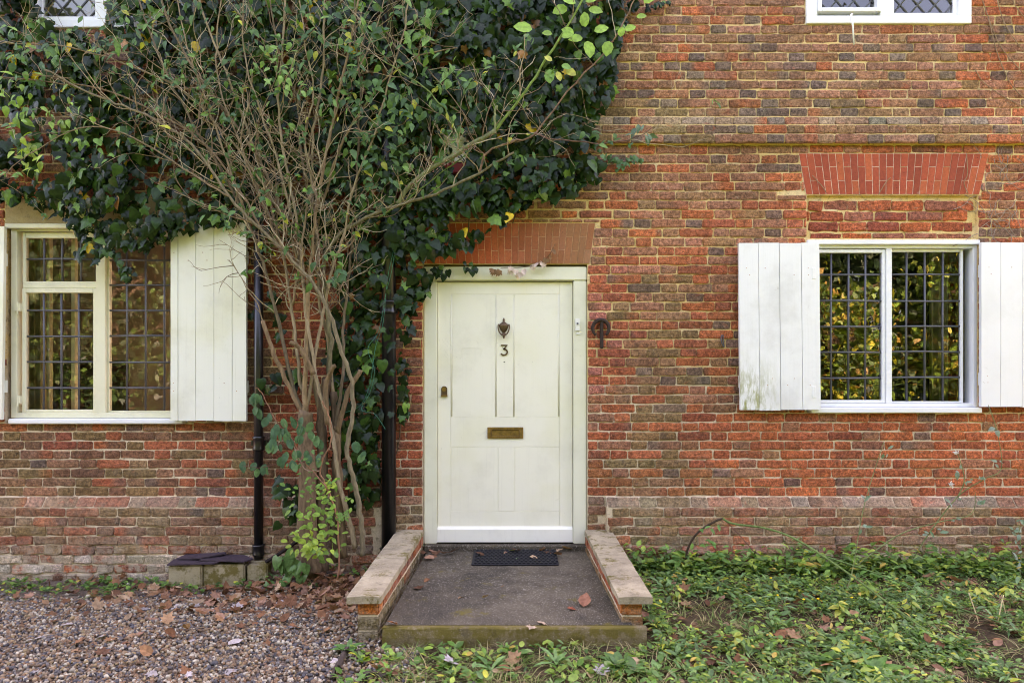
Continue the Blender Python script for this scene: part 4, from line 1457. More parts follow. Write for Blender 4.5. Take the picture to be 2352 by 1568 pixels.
# sprays beyond the edge: over the frame head, on the wall, trailing across the window, low by the shrub
def spray(path, y, n, size, spread=10, col=None):
    pts = smooth_path([np.array(p, float) for p in path], 8)
    for i in range(n):
        p = pts[min(len(pts) - 1, int(random.random() * len(pts)))]
        px, py = p[0] + random.gauss(0, spread), p[1] + random.gauss(0, spread)
        s_ = size * random.uniform(.7, 1.25)
        IL.add(P(px, py, y - random.uniform(0, .03)), (random.gauss(0, .6), -.3, -1), (random.gauss(0, .5), -1, .5 + random.gauss(0, .3)), s_, ivy_color() if col is None else lin(col) * random.uniform(.8, 1.2), score=-1)
spray([(965, 690), (985, 640), (1010, 618), (1085, 612)], -.02, 46, .045, 6)
spray([(1350, 372), (1400, 360), (1430, 372), (1470, 356)], -.03, 46, .034, 7, (70, 104, 60))
spray([(1360, 300), (1340, 360), (1370, 400)], -.05, 20, .07, 12)
spray([(200, 545), (190, 570), (240, 575)], -.13, 14, .075, 10)
spray([(250, 560), (270, 600), (300, 640)], -.13, 18, .055, 6)
spray([(610, 870), (650, 855), (680, 870)], -.10, 14, .07, 14)
spray([(640, 1090), (660, 1130), (690, 1160), (670, 1180)], -.16, 26, .075, 13)
spray([(610, 640), (640, 700), (620, 760)], -.06, 12, .06, 18)
spray([(1480, 20), (1510, 8), (1535, 4)], -.02, 24, .03, 4)
spray([(640, 1300), (690, 1290), (650, 1318)], -.34, 26, .08, 14, (84, 120, 66))
spray([(925, 820), (932, 900), (925, 960)], -.03, 30, .04, 5)
IL.build(ivy, M['ivy'], 'leaves', 300)
# ivy stems clinging to the wall
for i in range(70):
    m2 = MB()
    px, py = random.uniform(520, 1250), random.uniform(480, 1200) if i < 25 else random.uniform(200, 560)
    if i < 25: px = random.uniform(790, 950)
    pts = [P(px, py, -.02)]
    a = random.uniform(-1.2, 1.2)
    for k in range(6):
        a += random.gauss(0, .35)
        px += math.sin(a) * 38; py -= math.cos(a) * 38
        if py > 560: px = min(max(px, 800), 945)
        pts.append(P(px, py, -.02 - random.uniform(0, .03)))
    m2.tube(smooth_path(pts, 2), .0045, 5, lin((92, 74, 54)))
    m2.build('stem', M['bark'], ivy, smooth=True)
# pale flower clusters
FL = MB()
ico_v = np.array([(0, 0, 1), (1, 0, 0), (0, 1, 0), (-1, 0, 0), (0, -1, 0), (0, 0, -1)], float)
ico_f = np.array([(0, 1, 2), (0, 2, 3), (0, 3, 4), (0, 4, 1), (5, 2, 1), (5, 3, 2), (5, 4, 3), (5, 1, 4)])
off = []
for i in range(46):
    px, py = random.uniform(80, 1050), random.uniform(180, 560)
    c = P(px, py, -.20 - random.random() * .06)
    for k in range(16):
        off.append(c + rv(.012))
off = np.array(off)
FL.batch(ico_v, ico_f, np.tile(np.eye(3) * .0042, (len(off), 1, 1)), off, np.tile(lin((128, 138, 78)), (len(off), 1)))
tag(FL.build('flower_buds', M['leaf'], ivy), kind='stuff')

# ------------------------------------------------------------------ the big deciduous shrub
shrub = empty('shrub', (X(720, -.22), -.22, .1)); tag(shrub, 'tall bare-stemmed shrub fanning up the wall left of the door', 'shrub')
TAN = [(136, 118, 92), (122, 106, 82), (152, 134, 106), (110, 96, 76)]
ALLSTEMS = []
def stem(pts, r0, r1, col=None, sides=8, sub_=5, name='stem', parent=None, twigs=True):
    p3 = [P(a, b, y) for a, b, y in pts]
    sp = smooth_path(p3, sub_)
    # small natural kinks
    n = len(sp)
    sp = [p + (rv(.0035) if 0 < i < n - 1 else 0) for i, p in enumerate(sp)]
    if parent is None: r0, r1 = r0 * 1.08, r1 * 1.12
    rr = [lerp(r0, r1, (i / (n - 1)) ** .8) * random.uniform(.93, 1.07) for i in range(n)]
    m = MB(); m.tube(sp, rr, sides, lin(col or random.choice(TAN)))
    o = m.build(name, M['bark'], parent or shrub, smooth=True)
    if twigs: ALLSTEMS.append((sp, rr))
    return sp
px1 = 2.6 * S
# trunks
stem([(714, 1318, -.24), (706, 1200, -.24), (706, 1080, -.23), (702, 1000, -.22), (704, 945, -.22)], .066, .044, (112, 92, 70), 12, twigs=False)
stem([(742, 1310, -.20), (738, 1180, -.19), (742, 1060, -.18), (738, 960, -.17), (752, 870, -.17)], .036, .028, (104, 86, 66), 10, twigs=False)
stem([(770, 1290, -.16), (768, 1150, -.15), (776, 1010, -.14), (765, 900, -.14)], .030, .024, (100, 82, 64), 10, twigs=False)
stem([(790, 1280, -.2), (778, 1120, -.2), (772, 1000, -.2), (770, 985, -.2)], .026, .022, (116, 96, 72), 10, twigs=False)
# stems traced one by one
T = [
    # long lichened limb sweeping up to the left
    ([(833, 1275, -.24), (832, 1223, -.24), (822, 1144, -.25), (807, 1079, -.26), (796, 1026, -.27), (811, 950, -.28), (804, 861, -.30), (779, 794, -.32), (759, 726, -.34), (719, 652, -.36), (675, 601, -.38), (601, 529, -.40), (526, 452, -.42), (452, 344, -.42), (388, 294, -.42), (300, 250, -.42), (210, 215, -.42), (100, 160, -.42)], .018, .005, (122, 110, 86)),
    ([(816, 1257, -.22), (801, 1189, -.22), (785, 1131, -.23), (774, 1068, -.23), (762, 990, -.24), (735, 900, -.25), (716, 800, -.26), (700, 700, -.27), (690, 560, -.28), (660, 400, -.28), (640, 250, -.30), (650, 100, -.3), (660, -120, -.3)], .017, .006, None),
    ([(700, 960, -.22), (655, 870, -.24), (625, 800, -.26), (603, 736, -.27)], .015, .012, (130, 106, 80)),
    ([(702, 960, -.22), (668, 870, -.22), (645, 760, -.22), (620, 660, -.23), (590, 560, -.25), (545, 460, -.27), (500, 380, -.28), (430, 260, -.3), (360, 120, -.3), (300, -60, -.3)], .014, .005, None),
    ([(704, 950, -.21), (690, 880, -.2), (676, 760, -.2), (660, 650, -.2), (640, 540, -.2), (610, 430, -.22), (570, 300, -.25), (520, 170, -.28), (470, 40, -.3), (440, -90, -.3)], .013, .005, None),
    ([(700, 955, -.23), (702, 860, -.25), (704, 760, -.26), (712, 640, -.27), (720, 540, -.28), (735, 430, -.3), (760, 300, -.3), (790, 160, -.3), (820, 20, -.3), (835, -100, -.3)], .017, .005, (142, 118, 88)),
    ([(738, 970, -.18), (720, 860, -.2), (706, 740, -.2), (690, 610, -.22), (640, 470, -.24), (590, 360, -.26), (520, 260, -.28), (440, 150, -.3), (380, 30, -.32), (350, -90, -.32)], .014, .005, None),
    ([(752, 880, -.17), (760, 780, -.2), (748, 690, -.22), (745, 590, -.24), (800, 523, -.28), (912, 473, -.32), (1000, 446, -.34), (1101, 398, -.36), (1180, 350, -.38)], .017, .006, (112, 104, 78)),
    ([(765, 910, -.14), (756, 800, -.17), (735, 690, -.2), (728, 560, -.22), (716, 420, -.24), (720, 300, -.26), (740, 180, -.28), (745, 40, -.3), (752, -90, -.3)], .013, .005, None),
    ([(770, 990, -.18), (788, 860, -.18), (790, 740, -.18), (802, 620, -.18), (815, 480, -.2), (822, 340, -.22), (828, 200, -.24), (815, 60, -.26), (820, -90, -.26)], .011, .004, None),
    ([(704, 945, -.22), (720, 840, -.22), (742, 720, -.23), (762, 620, -.25), (790, 540, -.27), (812, 430, -.3), (860, 310, -.32), (890, 200, -.32), (930, 60, -.34), (950, -80, -.34)], .012, .004, None),
    ([(690, 620, -.24), (650, 500, -.28), (580, 390, -.32), (500, 290, -.34), (420, 210, -.36), (300, 150, -.38), (160, 110, -.4), (20, 100, -.42)], .008, .003, (128, 112, 84)),
    ([(640, 560, -.24), (590, 430, -.3), (540, 300, -.33), (500, 180, -.35), (500, 60, -.36), (520, -80, -.36)], .008, .003, None),
    ([(601, 529, -.38), (540, 420, -.36), (470, 330, -.36), (380, 270, -.36), (250, 210, -.36), (120, 190, -.38), (-60, 170, -.4)], .008, .003, (120, 100, 76)),
    ([(526, 452, -.42), (440, 400, -.44), (330, 330, -.46), (210, 290, -.48), (90, 340, -.5), (0, 405, -.5)], .006, .002, (128, 110, 86)),
    ([(560, 480, -.34), (510, 340, -.36), (470, 220, -.38), (430, 110, -.4), (400, -40, -.4)], .008, .003, None),
    ([(670, 500, -.26), (640, 380, -.28), (600, 260, -.3), (560, 120, -.32), (560, -60, -.32)], .009, .003, None),
    ([(716, 480, -.25), (690, 340, -.28), (680, 220, -.3), (640, 120, -.32), (620, 0, -.34), (600, -90, -.34)], .009, .003, None),
    ([(728, 520, -.24), (760, 400, -.28), (800, 300, -.32), (880, 190, -.34), (960, 130, -.36), (1050, 110, -.38)], .009, .003, (126, 108, 80)),
    ([(735, 480, -.26), (700, 330, -.28), (720, 210, -.3), (700, 90, -.32), (680, -60, -.32)], .008, .003, None),
    ([(672, 700, -.25), (690, 600, -.3), (705, 480, -.32), (740, 380, -.34), (780, 240, -.36), (850, 100, -.38), (900, -60, -.38)], .008, .003, None),
    ([(700, 640, -.3), (640, 560, -.36), (560, 500, -.4), (470, 470, -.42), (400, 440, -.42)], .005, .002, (138, 122, 96)),
    # thorny pruned limb and its shoots towards the upper right
    ([(915, 469, -.31), (936, 432, -.33), (987, 388, -.36), (1054, 351, -.38), (1139, 300, -.40)], .015, .014, (112, 116, 80)),
    ([(1139, 300, -.40), (1195, 225, -.42), (1256, 135, -.44), (1327, 20, -.46), (1360, -60, -.46)], .009, .005, (110, 134, 66)),
    ([(1101, 398, -.36), (1121, 348, -.38), (1180, 325, -.38), (1229, 307, -.4), (1303, 209, -.42), (1398, 108, -.44), (1452, 10, -.45), (1470, -40, -.45)], .007, .003, (128, 100, 80)),
    ([(1229, 307, -.4), (1273, 321, -.42), (1391, 328, -.44), (1459, 317, -.45), (1503, 290, -.46)], .005, .002, (110, 82, 70)),
    ([(1139, 300, -.40), (1136, 270, -.40), (1142, 243, -.40)], .007, .006, (122, 126, 84)),
    ([(1054, 351, -.38), (1050, 310, -.39), (1020, 250, -.40), (960, 190, -.40), (880, 140, -.4)], .006, .003, (108, 128, 74)),
    ([(870, 500, -.3), (960, 440, -.32), (1060, 360, -.34), (1160, 270, -.36), (1260, 130, -.38)], .005, .002, (92, 120, 60)),
    ([(870, 60, -.3), (950, 130, -.34), (1030, 210, -.36), (1080, 290, -.38)], .005, .002, (126, 106, 84)),
]
for pts, r0, r1, c in T:
    stem(pts, r0, r1, c)
# low cut stubs
for a in ([(752, 975, -.25), (748, 880, -.27), (770, 840, -.3)], [(775, 1000, -.2), (800, 900, -.22), (828, 850, -.22)], [(720, 860, -.3), (690, 800, -.32), (666, 785, -.33)]):
    stem(a, .016, .013, (120, 98, 72), twigs=False)
# twigs
TW = MB()
SL = Leaves(OVATE)
def shrub_col():
    r = random.random()
    if r < .5: c = (72, 112, 54)
    elif r < .8: c = (60, 98, 56)
    elif r < .95: c = (98, 140, 62)
    else: c = (170, 172, 60)
    return lin(c) * random.uniform(.8, 1.2)
def twig(p, d, length, r, depth):
    n = max(4, int(length / .05))
    pts = [p]; d = d / np.linalg.norm(d)
    for i in range(n):
        d = d + rv(.20) + np.array((0, -.01, .05)); d[1] *= .8
        d = d / np.linalg.norm(d)
        q = pts[-1] + d * length / n
        q[1] = min(q[1], -.07)
        pts.append(q)
    c = lin(random.choice([(158, 140, 108), (138, 118, 90), (120, 100, 80), (178, 164, 136)]))
    TW.tube(pts, [lerp(r, r * .4, i / n) for i in range(n + 1)], 4, c, cap=False)
    if depth > 0:
        for k in range(random.choice((1, 2, 3))):
            i = random.randrange(1, n + 1)
            twig(pts[i], d + rv(.75), length * random.uniform(.35, .65), r * .7, depth - 1)
    if pts[-1][2] > 2.0 and random.random() < .15:
        for k in range(random.choice((2, 3, 4, 5))):
            q = pts[-1] + (pts[-2] - pts[-1]) * random.random() * 1.4
            ld = d * .5 + rv(.6) + np.array((0, -.3, -.35))
            SL.add(q, ld, np.array((random.gauss(0, .5), -.8, .7 + random.gauss(0, .4))), random.uniform(.030, .055), shrub_col(), score=random.random() - q[1])
for sp, rr in ALLSTEMS:
    n = len(sp)
    for i in range(2, n):
        if sp[i][2] < 1.75 or sp[i][2] > 4.7: continue
        if random.random() < (.52 if sp[i][0] < -.6 else .20):
            t = sp[min(i + 1, n - 1)] - sp[max(i - 1, 0)]; t /= np.linalg.norm(t)
            sd = np.array((random.choice((-1, 1)) * random.uniform(.4, 1.1), -random.uniform(0, .4), random.uniform(-.2, .7)))
            twig(sp[i], t * .7 + sd, random.uniform(.15, .55), max(.0022, min(.0042, rr[i] * .5)), 2)
tag(TW.build('twigs', M['bark'], shrub, smooth=True), kind='stuff')
# clusters of leaves seen at places in the picture
for (px, py, y, n, sp_, sz, cols) in [
        (40, 90, -.45, 20, 30, .055, None), (90, 140, -.45, 30, 40, .055, None), (40, 225, -.45, 34, 40, .055, (120, 158, 66)), (150, 250, -.45, 24, 40, .05, (120, 158, 66)), (60, 350, -.46, 22, 28, .06, (140, 166, 60)),
        (220, 330, -.44, 26, 40, .05, (96, 140, 60)), (300, 60, -.42, 30, 60, .055, None), (240, 90, -.42, 24, 40, .055, None), (450, 20, -.4, 24, 50, .055, None), (640, 140, -.38, 26, 40, .05, (110, 150, 70)), (650, 170, -.38, 24, 30, .05, (124, 164, 84)),
        (800, 60, -.36, 60, 70, .06, None), (840, 160, -.38, 60, 60, .06, None), (880, 250, -.38, 60, 60, .06, None), (900, 330, -.36, 46, 60, .055, None), (850, 400, -.36, 40, 50, .05, None), (960, 60, -.38, 30, 40, .065, (96, 138, 60)), (980, 220, -.38, 36, 60, .06, None),
        (1060, 170, -.4, 26, 40, .055, (104, 146, 70)), (520, 480, -.42, 14, 22, .055, None), (770, 620, -.36, 18, 28, .06, None), (1400, 320, -.45, 12, 30, .05, None), (1470, 310, -.45, 10, 18, .055, (96, 124, 96)),
        (620, 60, -.36, 30, 60, .05, None), (760, 220, -.36, 34, 60, .05, None), (400, 330, -.42, 16, 50, .05, None), (1180, 360, -.38, 10, 30, .05, None)]:
    for k in range(n):
        q = P(px + random.gauss(0, sp_), py + random.gauss(0, sp_ * .8), y + random.gauss(0, .04))
        q[1] = min(q[1], -.15)
        SL.add(q, np.array((random.gauss(0, .7), -.3, -.6 + random.gauss(0, .4))), np.array((random.gauss(0, .5), -.8, .7 + random.gauss(0, .4))), sz * random.uniform(.7, 1.25), (lin(cols) * random.uniform(.75, 1.15)) if cols else shrub_col(), score=1 + random.random())
SL.build(shrub, M['leaf'], 'leaves', 300)
# bright large leaves of the young shoot
RL = Leaves(ROUND)
for px, py, ang, sz in ((1322, 8, 160, .10), (1345, 4, 20, .09), (1303, 18, 200, .11), (1352, 22, -10, .10), (1222, 68, 170, .13), (1268, 78, 175, .07), (1290, 85, 15, .08), (1345, 62, 100, .10), (1318, 78, 160, .09), (1365, 72, 15, .10), (1338, 88, 185, .10), (1350, 95, -80, .12), (1268, 140, 150, .06), (1290, 150, -20, .07), (1262, 160, -90, .10), (1280, 165, -70, .07), (1300, 160, -30, .08), (1425, 85, 80, .07), (1398, 95, -100, .11), (1435, 70, 20, .08), (1480, 8, 45, .11), (1462, 40, 10, .07)):
    a = math.radians(ang)
    c = (136, 176, 66) if py < 130 or px > 1390 else random.choice([(186, 186, 84), (112, 156, 70)])
    RL.add(P(px, py, -.46 + random.uniform(-.03, .03)), (math.cos(a), -.2, math.sin(a)), (random.gauss(0, .3), -1, .4), sz * .9, lin(c) * random.uniform(.85, 1.1), score=1)
RL.build(shrub, M['leaf'], 'shoot_leaves', 40)
# thorns
m2 = MB()
for i in range(40):
    t = random.random(); a = P(lerp(936, 1139, t), lerp(432, 300, t), -.37 - .03 * t)
    d = rv(1.0); d[1] = -abs(d[1]); d /= np.linalg.norm(d)
    m2.tube([a + d * .012, a + d * .03], [.004, .0006], 4, lin((150, 110, 96)))
tag(m2.build('thorns', M['bark'], shrub), kind='stuff')

# sapling with yellow-green leaves at the foot of the shrub
sap = empty('sapling', P(775, 1320, -.45)); tag(sap, 'young sapling with small yellow-green leaves at the foot of the shrub', 'sapling')
SPL = Leaves(ROUND + OVATE[:1])
def sap_stem(pts, r0, r1, c):
    return stem(pts, r0, r1, c, 6, 5, 'stem', sap, False)
A = sap_stem([(775, 1330, -.46), (776, 1200, -.46), (752, 1120, -.46), (735, 1080, -.46), (760, 1010, -.46), (756, 960, -.46), (740, 920, -.46)], .007, .004, (150, 108, 82))
B = sap_stem([(752, 1120, -.46), (700, 1060, -.47), (670, 1010, -.48), (630, 960, -.5), (600, 900, -.5), (585, 890, -.5)], .005, .002, (146, 104, 84))
Cc = sap_stem([(735, 1080, -.46), (700, 1075, -.47), (670, 1010, -.49), (650, 960, -.5)], .005, .002, (156, 130, 110))
Dd = sap_stem([(700, 1060, -.47), (640, 1065, -.5), (600, 1072, -.51), (560, 1070, -.52)], .003, .0015, (120, 80, 70))
for (px, py, sp1, n, sz, c) in [(710, 1255, 26, 34, .075, (160, 186, 70)), (735, 1200, 34, 44, .062, (138, 176, 72)), (745, 1150, 34, 40, .052, (128, 168, 66)), (720, 1110, 30, 36, .046, (104, 150, 62)), (760, 1120, 22, 20, .05, (160, 186, 70)), (780, 1180, 16, 18, .05, (110, 152, 70)), (700, 1060, 20, 20, .05, (90, 134, 64)), (745, 1260, 20, 14, .06, (120, 160, 70))]:
    for k in range(n):
        q = P(px + random.gauss(0, sp1), py + random.gauss(0, sp1 * .55), -.46 + random.gauss(0, .05))
        SPL.add(q, (random.gauss(0, 1), -.35, random.gauss(-.1, .35)), (random.gauss(0, .3), -.65, .9), sz * .72 * random.uniform(.7, 1.2), lin(c) * random.uniform(.65, .95), score=random.random())
for px, py in ((585, 900), (600, 912), (598, 935), (612, 950), (575, 910), (625, 985), (645, 990), (665, 985), (660, 1010), (690, 1000), (640, 1020), (655, 1035), (680, 1030), (625, 1010), (560, 1068), (590, 1072), (612, 1070), (720, 990), (735, 1010), (700, 960), (730, 1040), (650, 1050), (815, 1010), (830, 1035), (670, 1060), (640, 960), (705, 1035), (690, 975), (670, 960)):
    for _ in range(2):
        SPL.add(P(px + random.gauss(0, 5), py + random.gauss(0, 5), -.5), (random.gauss(0, .35), -.15, -1), (random.gauss(0, .35), -1, .35), random.uniform(.05, .078), lin(random.choice([(72, 110, 82), (64, 104, 70), (90, 130, 84)])) * random.uniform(.85, 1.1), k=0, aspect=.9, score=2)
SPL.build(sap, M['leaf'], 'leaves', 290)

# green twine caught on the pipe
m2 = MB()
m2.tube(smooth_path([P(a, b, -.17) for a, b in ((905, 505), (908, 560), (900, 620), (885, 680), (870, 760), (845, 800), (860, 850), (850, 900), (830, 940), (860, 950), (885, 985))], 5), .0016, 4)
m2.tube(smooth_path([P(a, b, -.17) for a, b in ((908, 560), (890, 640), (880, 740), (862, 800), (850, 880), (828, 930), (790, 948))], 5), .0016, 4)
tag(m2.build('twine', M['twine'], None, origin=Vector(P(880, 800, -.17))), 'thin green twine trailing over the thick drainpipe', 'twine')

# ------------------------------------------------------------------ gravel
def icosa():
    p = (1 + 5 ** .5) / 2
    v = np.array([(-1, p, 0), (1, p, 0), (-1, -p, 0), (1, -p, 0), (0, -1, p), (0, 1, p), (0, -1, -p), (0, 1, -p), (p, 0, -1), (p, 0, 1), (-p, 0, -1), (-p, 0, 1)], float)
    v /= np.linalg.norm(v[0])
    f = [(0, 11, 5), (0, 5, 1), (0, 1, 7), (0, 7, 10), (0, 10, 11), (1, 5, 9), (5, 11, 4), (11, 10, 2), (10, 7, 6), (7, 1, 8), (3, 9, 4), (3, 4, 2), (3, 2, 6), (3, 6, 8), (3, 8, 9), (4, 9, 5), (2, 4, 11), (6, 2, 10), (8, 6, 7), (9, 8, 1)]
    return v, np.array(f)
IV, IF = icosa()
def rotm():
    q = np.random.default_rng(random.getrandbits(32)).normal(size=4); q /= np.linalg.norm(q)
    w, x, y, z = q
    return np.array([[1 - 2 * (y * y + z * z), 2 * (x * y - z * w), 2 * (x * z + y * w)], [2 * (x * y + z * w), 1 - 2 * (x * x + z * z), 2 * (y * z - x * w)], [2 * (x * z - y * w), 2 * (y * z + x * w), 1 - 2 * (x * x + y * y)]])
PEB = [lin(c) for c in [(150, 128, 108), (126, 104, 88), (168, 152, 136), (106, 98, 98), (92, 90, 98), (186, 174, 160), (140, 108, 84), (118, 112, 112), (160, 136, 104), (78, 74, 78), (188, 178, 164), (132, 98, 76), (144, 116, 92), (122, 98, 80)]]
def gravel_p(x, y):
    """how much gravel lies at a place"""
    if x > -.66 and y > -1.45: return 0
    e = -.42 + .18 * nz(x * 3, y * 3, 1)
    g = sstep(e + .05, e - .25, x) if y < -1.4 else 1.0
    near = sstep(-.30, -.62, y + .10 * nz(x * 2.5, 7, 2) + (.14 if x < -2.0 else 0))
    return g * near
mats, offs, cols = [], [], []
RB = [rotm() for _ in range(64)]
cnt = 0
for i in range(42000):
    y = -.18 - 2.2 * random.random(); x = random.uniform(-3.6, -.15)
    # keep to what lies near the view
    if abs(x) > (D + y) * .82: continue
    if random.random() > gravel_p(x, y) + .04: continue
    s_ = random.choice((.0055, .007, .008, .0095, .011)) * random.uniform(.8, 1.25)
    A_ = RB[random.randrange(64)] * np.array((s_ * random.uniform(.9, 1.4), s_, s_ * random.uniform(.55, .85)))[None, :]
    mats.append(A_); offs.append((x, y, gh(x, y) + random.uniform(.0, .010))); cols.append(PEB[random.randrange(len(PEB))] * random.uniform(.72, 1.12) * np.array((.87, .86, .77)))
m2 = MB(); m2.batch(IV, IF, np.array(mats), np.array(offs), np.array(cols))
tag(m2.build('gravel', M['pebble'], None, smooth=True), 'loose mixed brown and grey gravel in front of the left window', 'gravel', kind='stuff')

# ------------------------------------------------------------------ fallen leaves
DRY = [(150, 108, 76), (132, 90, 62), (164, 126, 94), (116, 78, 56), (176, 146, 116), (142, 98, 70), (104, 72, 54), (158, 118, 96)]
LEAFM = []
for tv, tf in MAPLE:
    for q in range(2):
        v2 = tv.copy(); v2[:, 2] += np.array([.10 * nz(p[0] * 3 + q * 9, p[1] * 3, 2) for p in tv])
        m = MB(); m.batch(v2, tf, np.eye(3)[None], np.zeros((1, 3)), np.ones((1, 3)))
        me = m.mesh('fallen_leaf', smooth=False); me.materials.append(M['dry']); LEAFM.append(me)
def fallen(pos, size, label, group, col=None, tilt=.28):
    o = bpy.data.objects.new('fallen_leaf', random.choice(LEAFM)); COL.objects.link(o)
    size *= .8 if 'doorstep' in label else 1.0
    o.location = pos; o.scale = (size, size, size)
    o.rotation_euler = (random.gauss(0, tilt), random.gauss(0, tilt), random.uniform(0, 6.28))
    c = lin(col or random.choice(DRY)) * random.uniform(.8, 1.15)
    o.color = (*[float(min(1, q)) for q in c], 1)
    tag(o, label, 'leaf', group)
def on_step(px, py):
    k = (CAMZ - TOP) / ((py - HZ) * S)
    return (X(px, D * (k - 1)), D * (k - 1), TOP + .006)
for px, py in ((978, 1270), (990, 1276), (1003, 1268), (1012, 1262), (1020, 1272), (998, 1282), (1040, 1268), (985, 1264)):
    fallen(on_step(px, py), random.uniform(.055, .085), 'brown dead leaf in the pile beside the door sill', 'leaves heaped at the door sill')
for px, py in ((1280, 1268), (1262, 1265), (1248, 1266), (1296, 1262), (1290, 1276), (1268, 1272)):
    fallen(on_step(px, py), random.uniform(.05, .08), 'brown dead leaf at the right end of the door sill', 'leaves at the right of the door sill')
for px, py, c in ((1112, 1278, None), (1160, 1272, None), (1172, 1270, (150, 150, 90)), (1188, 1287, (120, 140, 110)), (1218, 1283, None), (1190, 1270, None)):
    fallen((*on_step(px, py)[:2], TOP + .02), random.uniform(.045, .075), 'small leaf lying on the black doormat', 'leaves on the doormat', c)
fallen(on_step(963, 1354), .075, 'curled brown leaf on the left of the bare doorstep', None)
fallen(on_step(984, 1330), .06, 'brown leaf on the doorstep close to the left coping', None)
fallen(on_step(1060, 1372), .09, 'brown stalked leaf in the middle of the doorstep', None)
fallen(on_step(1112, 1374), .05, 'small golden brown leaf at the centre of the doorstep', None)
fallen(on_step(1340, 1395), .12, 'large brown maple leaf on the right of the doorstep', None, (158, 108, 84))
fallen(on_step(1305, 1398), .05, 'small reddish leaf beside the large maple leaf', None, (150, 84, 62))
fallen(on_step(1240, 1428), .085, 'pale dead leaf near the front edge of the doorstep', None, (186, 158, 132))
fallen(on_step(1222, 1440), .06, 'small pale leaf at the very front of the doorstep', None, (190, 164, 140))
fallen(on_step(912, 1436), .075, 'orange brown leaf at the front left of the doorstep', None, (160, 98, 58))
fallen(on_step(1150, 1350), .03, 'tiny brown leaf fleck in the middle of the doorstep', None)
cnt = 0
while cnt < 140:
    px = random.choice((random.gauss(620, 120), random.gauss(760, 50), random.gauss(380, 160))); py = random.gauss(1368, 26) if px > 420 else random.gauss(1364, 18)
    if not (30 < px < 812 and 1325 < py < 1450): continue
    p = ground_at(px, py)
    if p[1] > -.10: continue
    if -2.52 < p[0] < -1.72 and p[1] > -.26: continue
    fallen((p[0], p[1], p[2] + random.uniform(.008, .03)), random.uniform(.035, .075), 'dry brown leaf in the litter under the shrub', 'leaf litter under the shrub', tilt=.5)
    cnt += 1
for i in range(62):
    px = random.uniform(20, 800); py = 1392 + 174 * random.random() ** 1.5
    p = ground_at(px, py)
    if px > 790: continue
    fallen((p[0], p[1], p[2] + .016), random.uniform(.03, .075), 'dead leaf lying loose on the gravel', 'leaves scattered on the gravel', random.choice(DRY + [(176, 164, 160), (150, 140, 136)]))
for i in range(30):
    px = random.uniform(1480, 2350); py = random.uniform(1310, 1566)
    p = ground_at(px, py)
    fallen((p[0], p[1], p[2] + random.uniform(.02, .06)), random.uniform(.04, .085), 'brown dead leaf among the green weeds', 'dead leaves among the weeds', random.choice(DRY))
for i in range(20):
    px = random.uniform(860, 1480); py = random.uniform(1528, 1568)
    p = ground_at(px, py)
    if p[1] > -1.46: continue
    fallen((p[0], p[1], p[2] + .015), random.uniform(.04, .10), 'dead leaf on the ground before the doorstep kerb', 'dead leaves before the kerb', random.choice(DRY + [(176, 166, 166)]))
# thick litter below the single leaves
LM = Leaves(MAPLE)
for i in range(850):
    px = random.choice((random.gauss(640, 120), random.gauss(770, 40), random.gauss(420, 170))); py = random.gauss(1362, 32)
    if not (20 < px < 830 and 1320 < py < 1440): continue
    p = ground_at(px, py)
    if -2.52 < p[0] < -1.72 and p[1] > -.26: continue
    if p[1] > -.06: continue
    LM.add(p + np.array((0, 0, random.uniform(0, .02))), (random.gauss(0, 1), random.gauss(0, 1), random.gauss(0, .3)), (random.gauss(0, .35), random.gauss(0, .35), 1), random.uniform(.03, .08), lin(random.choice(DRY)) * random.uniform(.6, 1.1))
for i in range(520):
    x = random.uniform(.72, 3.6); y = -random.uniform(.1, 1.9)
    LM.add((x, y, gh(x, y) + random.uniform(.004, .02)), (random.gauss(0, 1), random.gauss(0, 1), 0), (random.gauss(0, .35), random.gauss(0, .35), 1), random.uniform(.03, .07), lin(random.choice(DRY)) * random.uniform(.6, 1.0))
lm = LM.build(None, M['dry'], 'leaf_litter', smooth=False)
tag(lm, 'carpet of small brown leaf litter on the soil', 'leaf litter', kind='stuff')

# ------------------------------------------------------------------ ground cover
GC = Leaves(OVATE + ROUND + STRAP)
GREENS = [(112, 152, 62), (90, 132, 56), (136, 168, 72), (114, 152, 88), (158, 180, 80), (98, 138, 72), (72, 108, 48), (132, 158, 92)]
def clump(x, y, n, size, h, kset, cols, yel=.05):
    z = gh(x, y)
    hh = h * random.uniform(.4, 1.2)
    for k in range(n):
        a = random.uniform(0, 6.28)
        r = random.random() ** .6 * size * 1.1
        c = lin(random.choice(cols)) * random.uniform(.6, 1.15)
        if random.random() < yel: c = lin(random.choice([(186, 184, 70), (160, 168, 64), (192, 160, 80)]))
        p = np.array((x + r * .5 * math.cos(a), y + r * .5 * math.sin(a), z + hh * random.uniform(.25, 1)))
        GC.add(p, (math.cos(a), math.sin(a), random.uniform(-.1, 1.0)), (-.3 * math.cos(a) + random.gauss(0, .25), -.3 * math.sin(a) + random.gauss(0, .25) - .15, 1), size * random.uniform(.6, 1.15), c, k=random.choice(kset))
def cover(x, y):
    if x < .70: return 0
    d = nz(x * 2.3, y * 2.3, 11) + .5 * nz(x * 6, y * 6, 3)
    return .46 + 1.25 * d + (.5 if y > -.35 else 0)
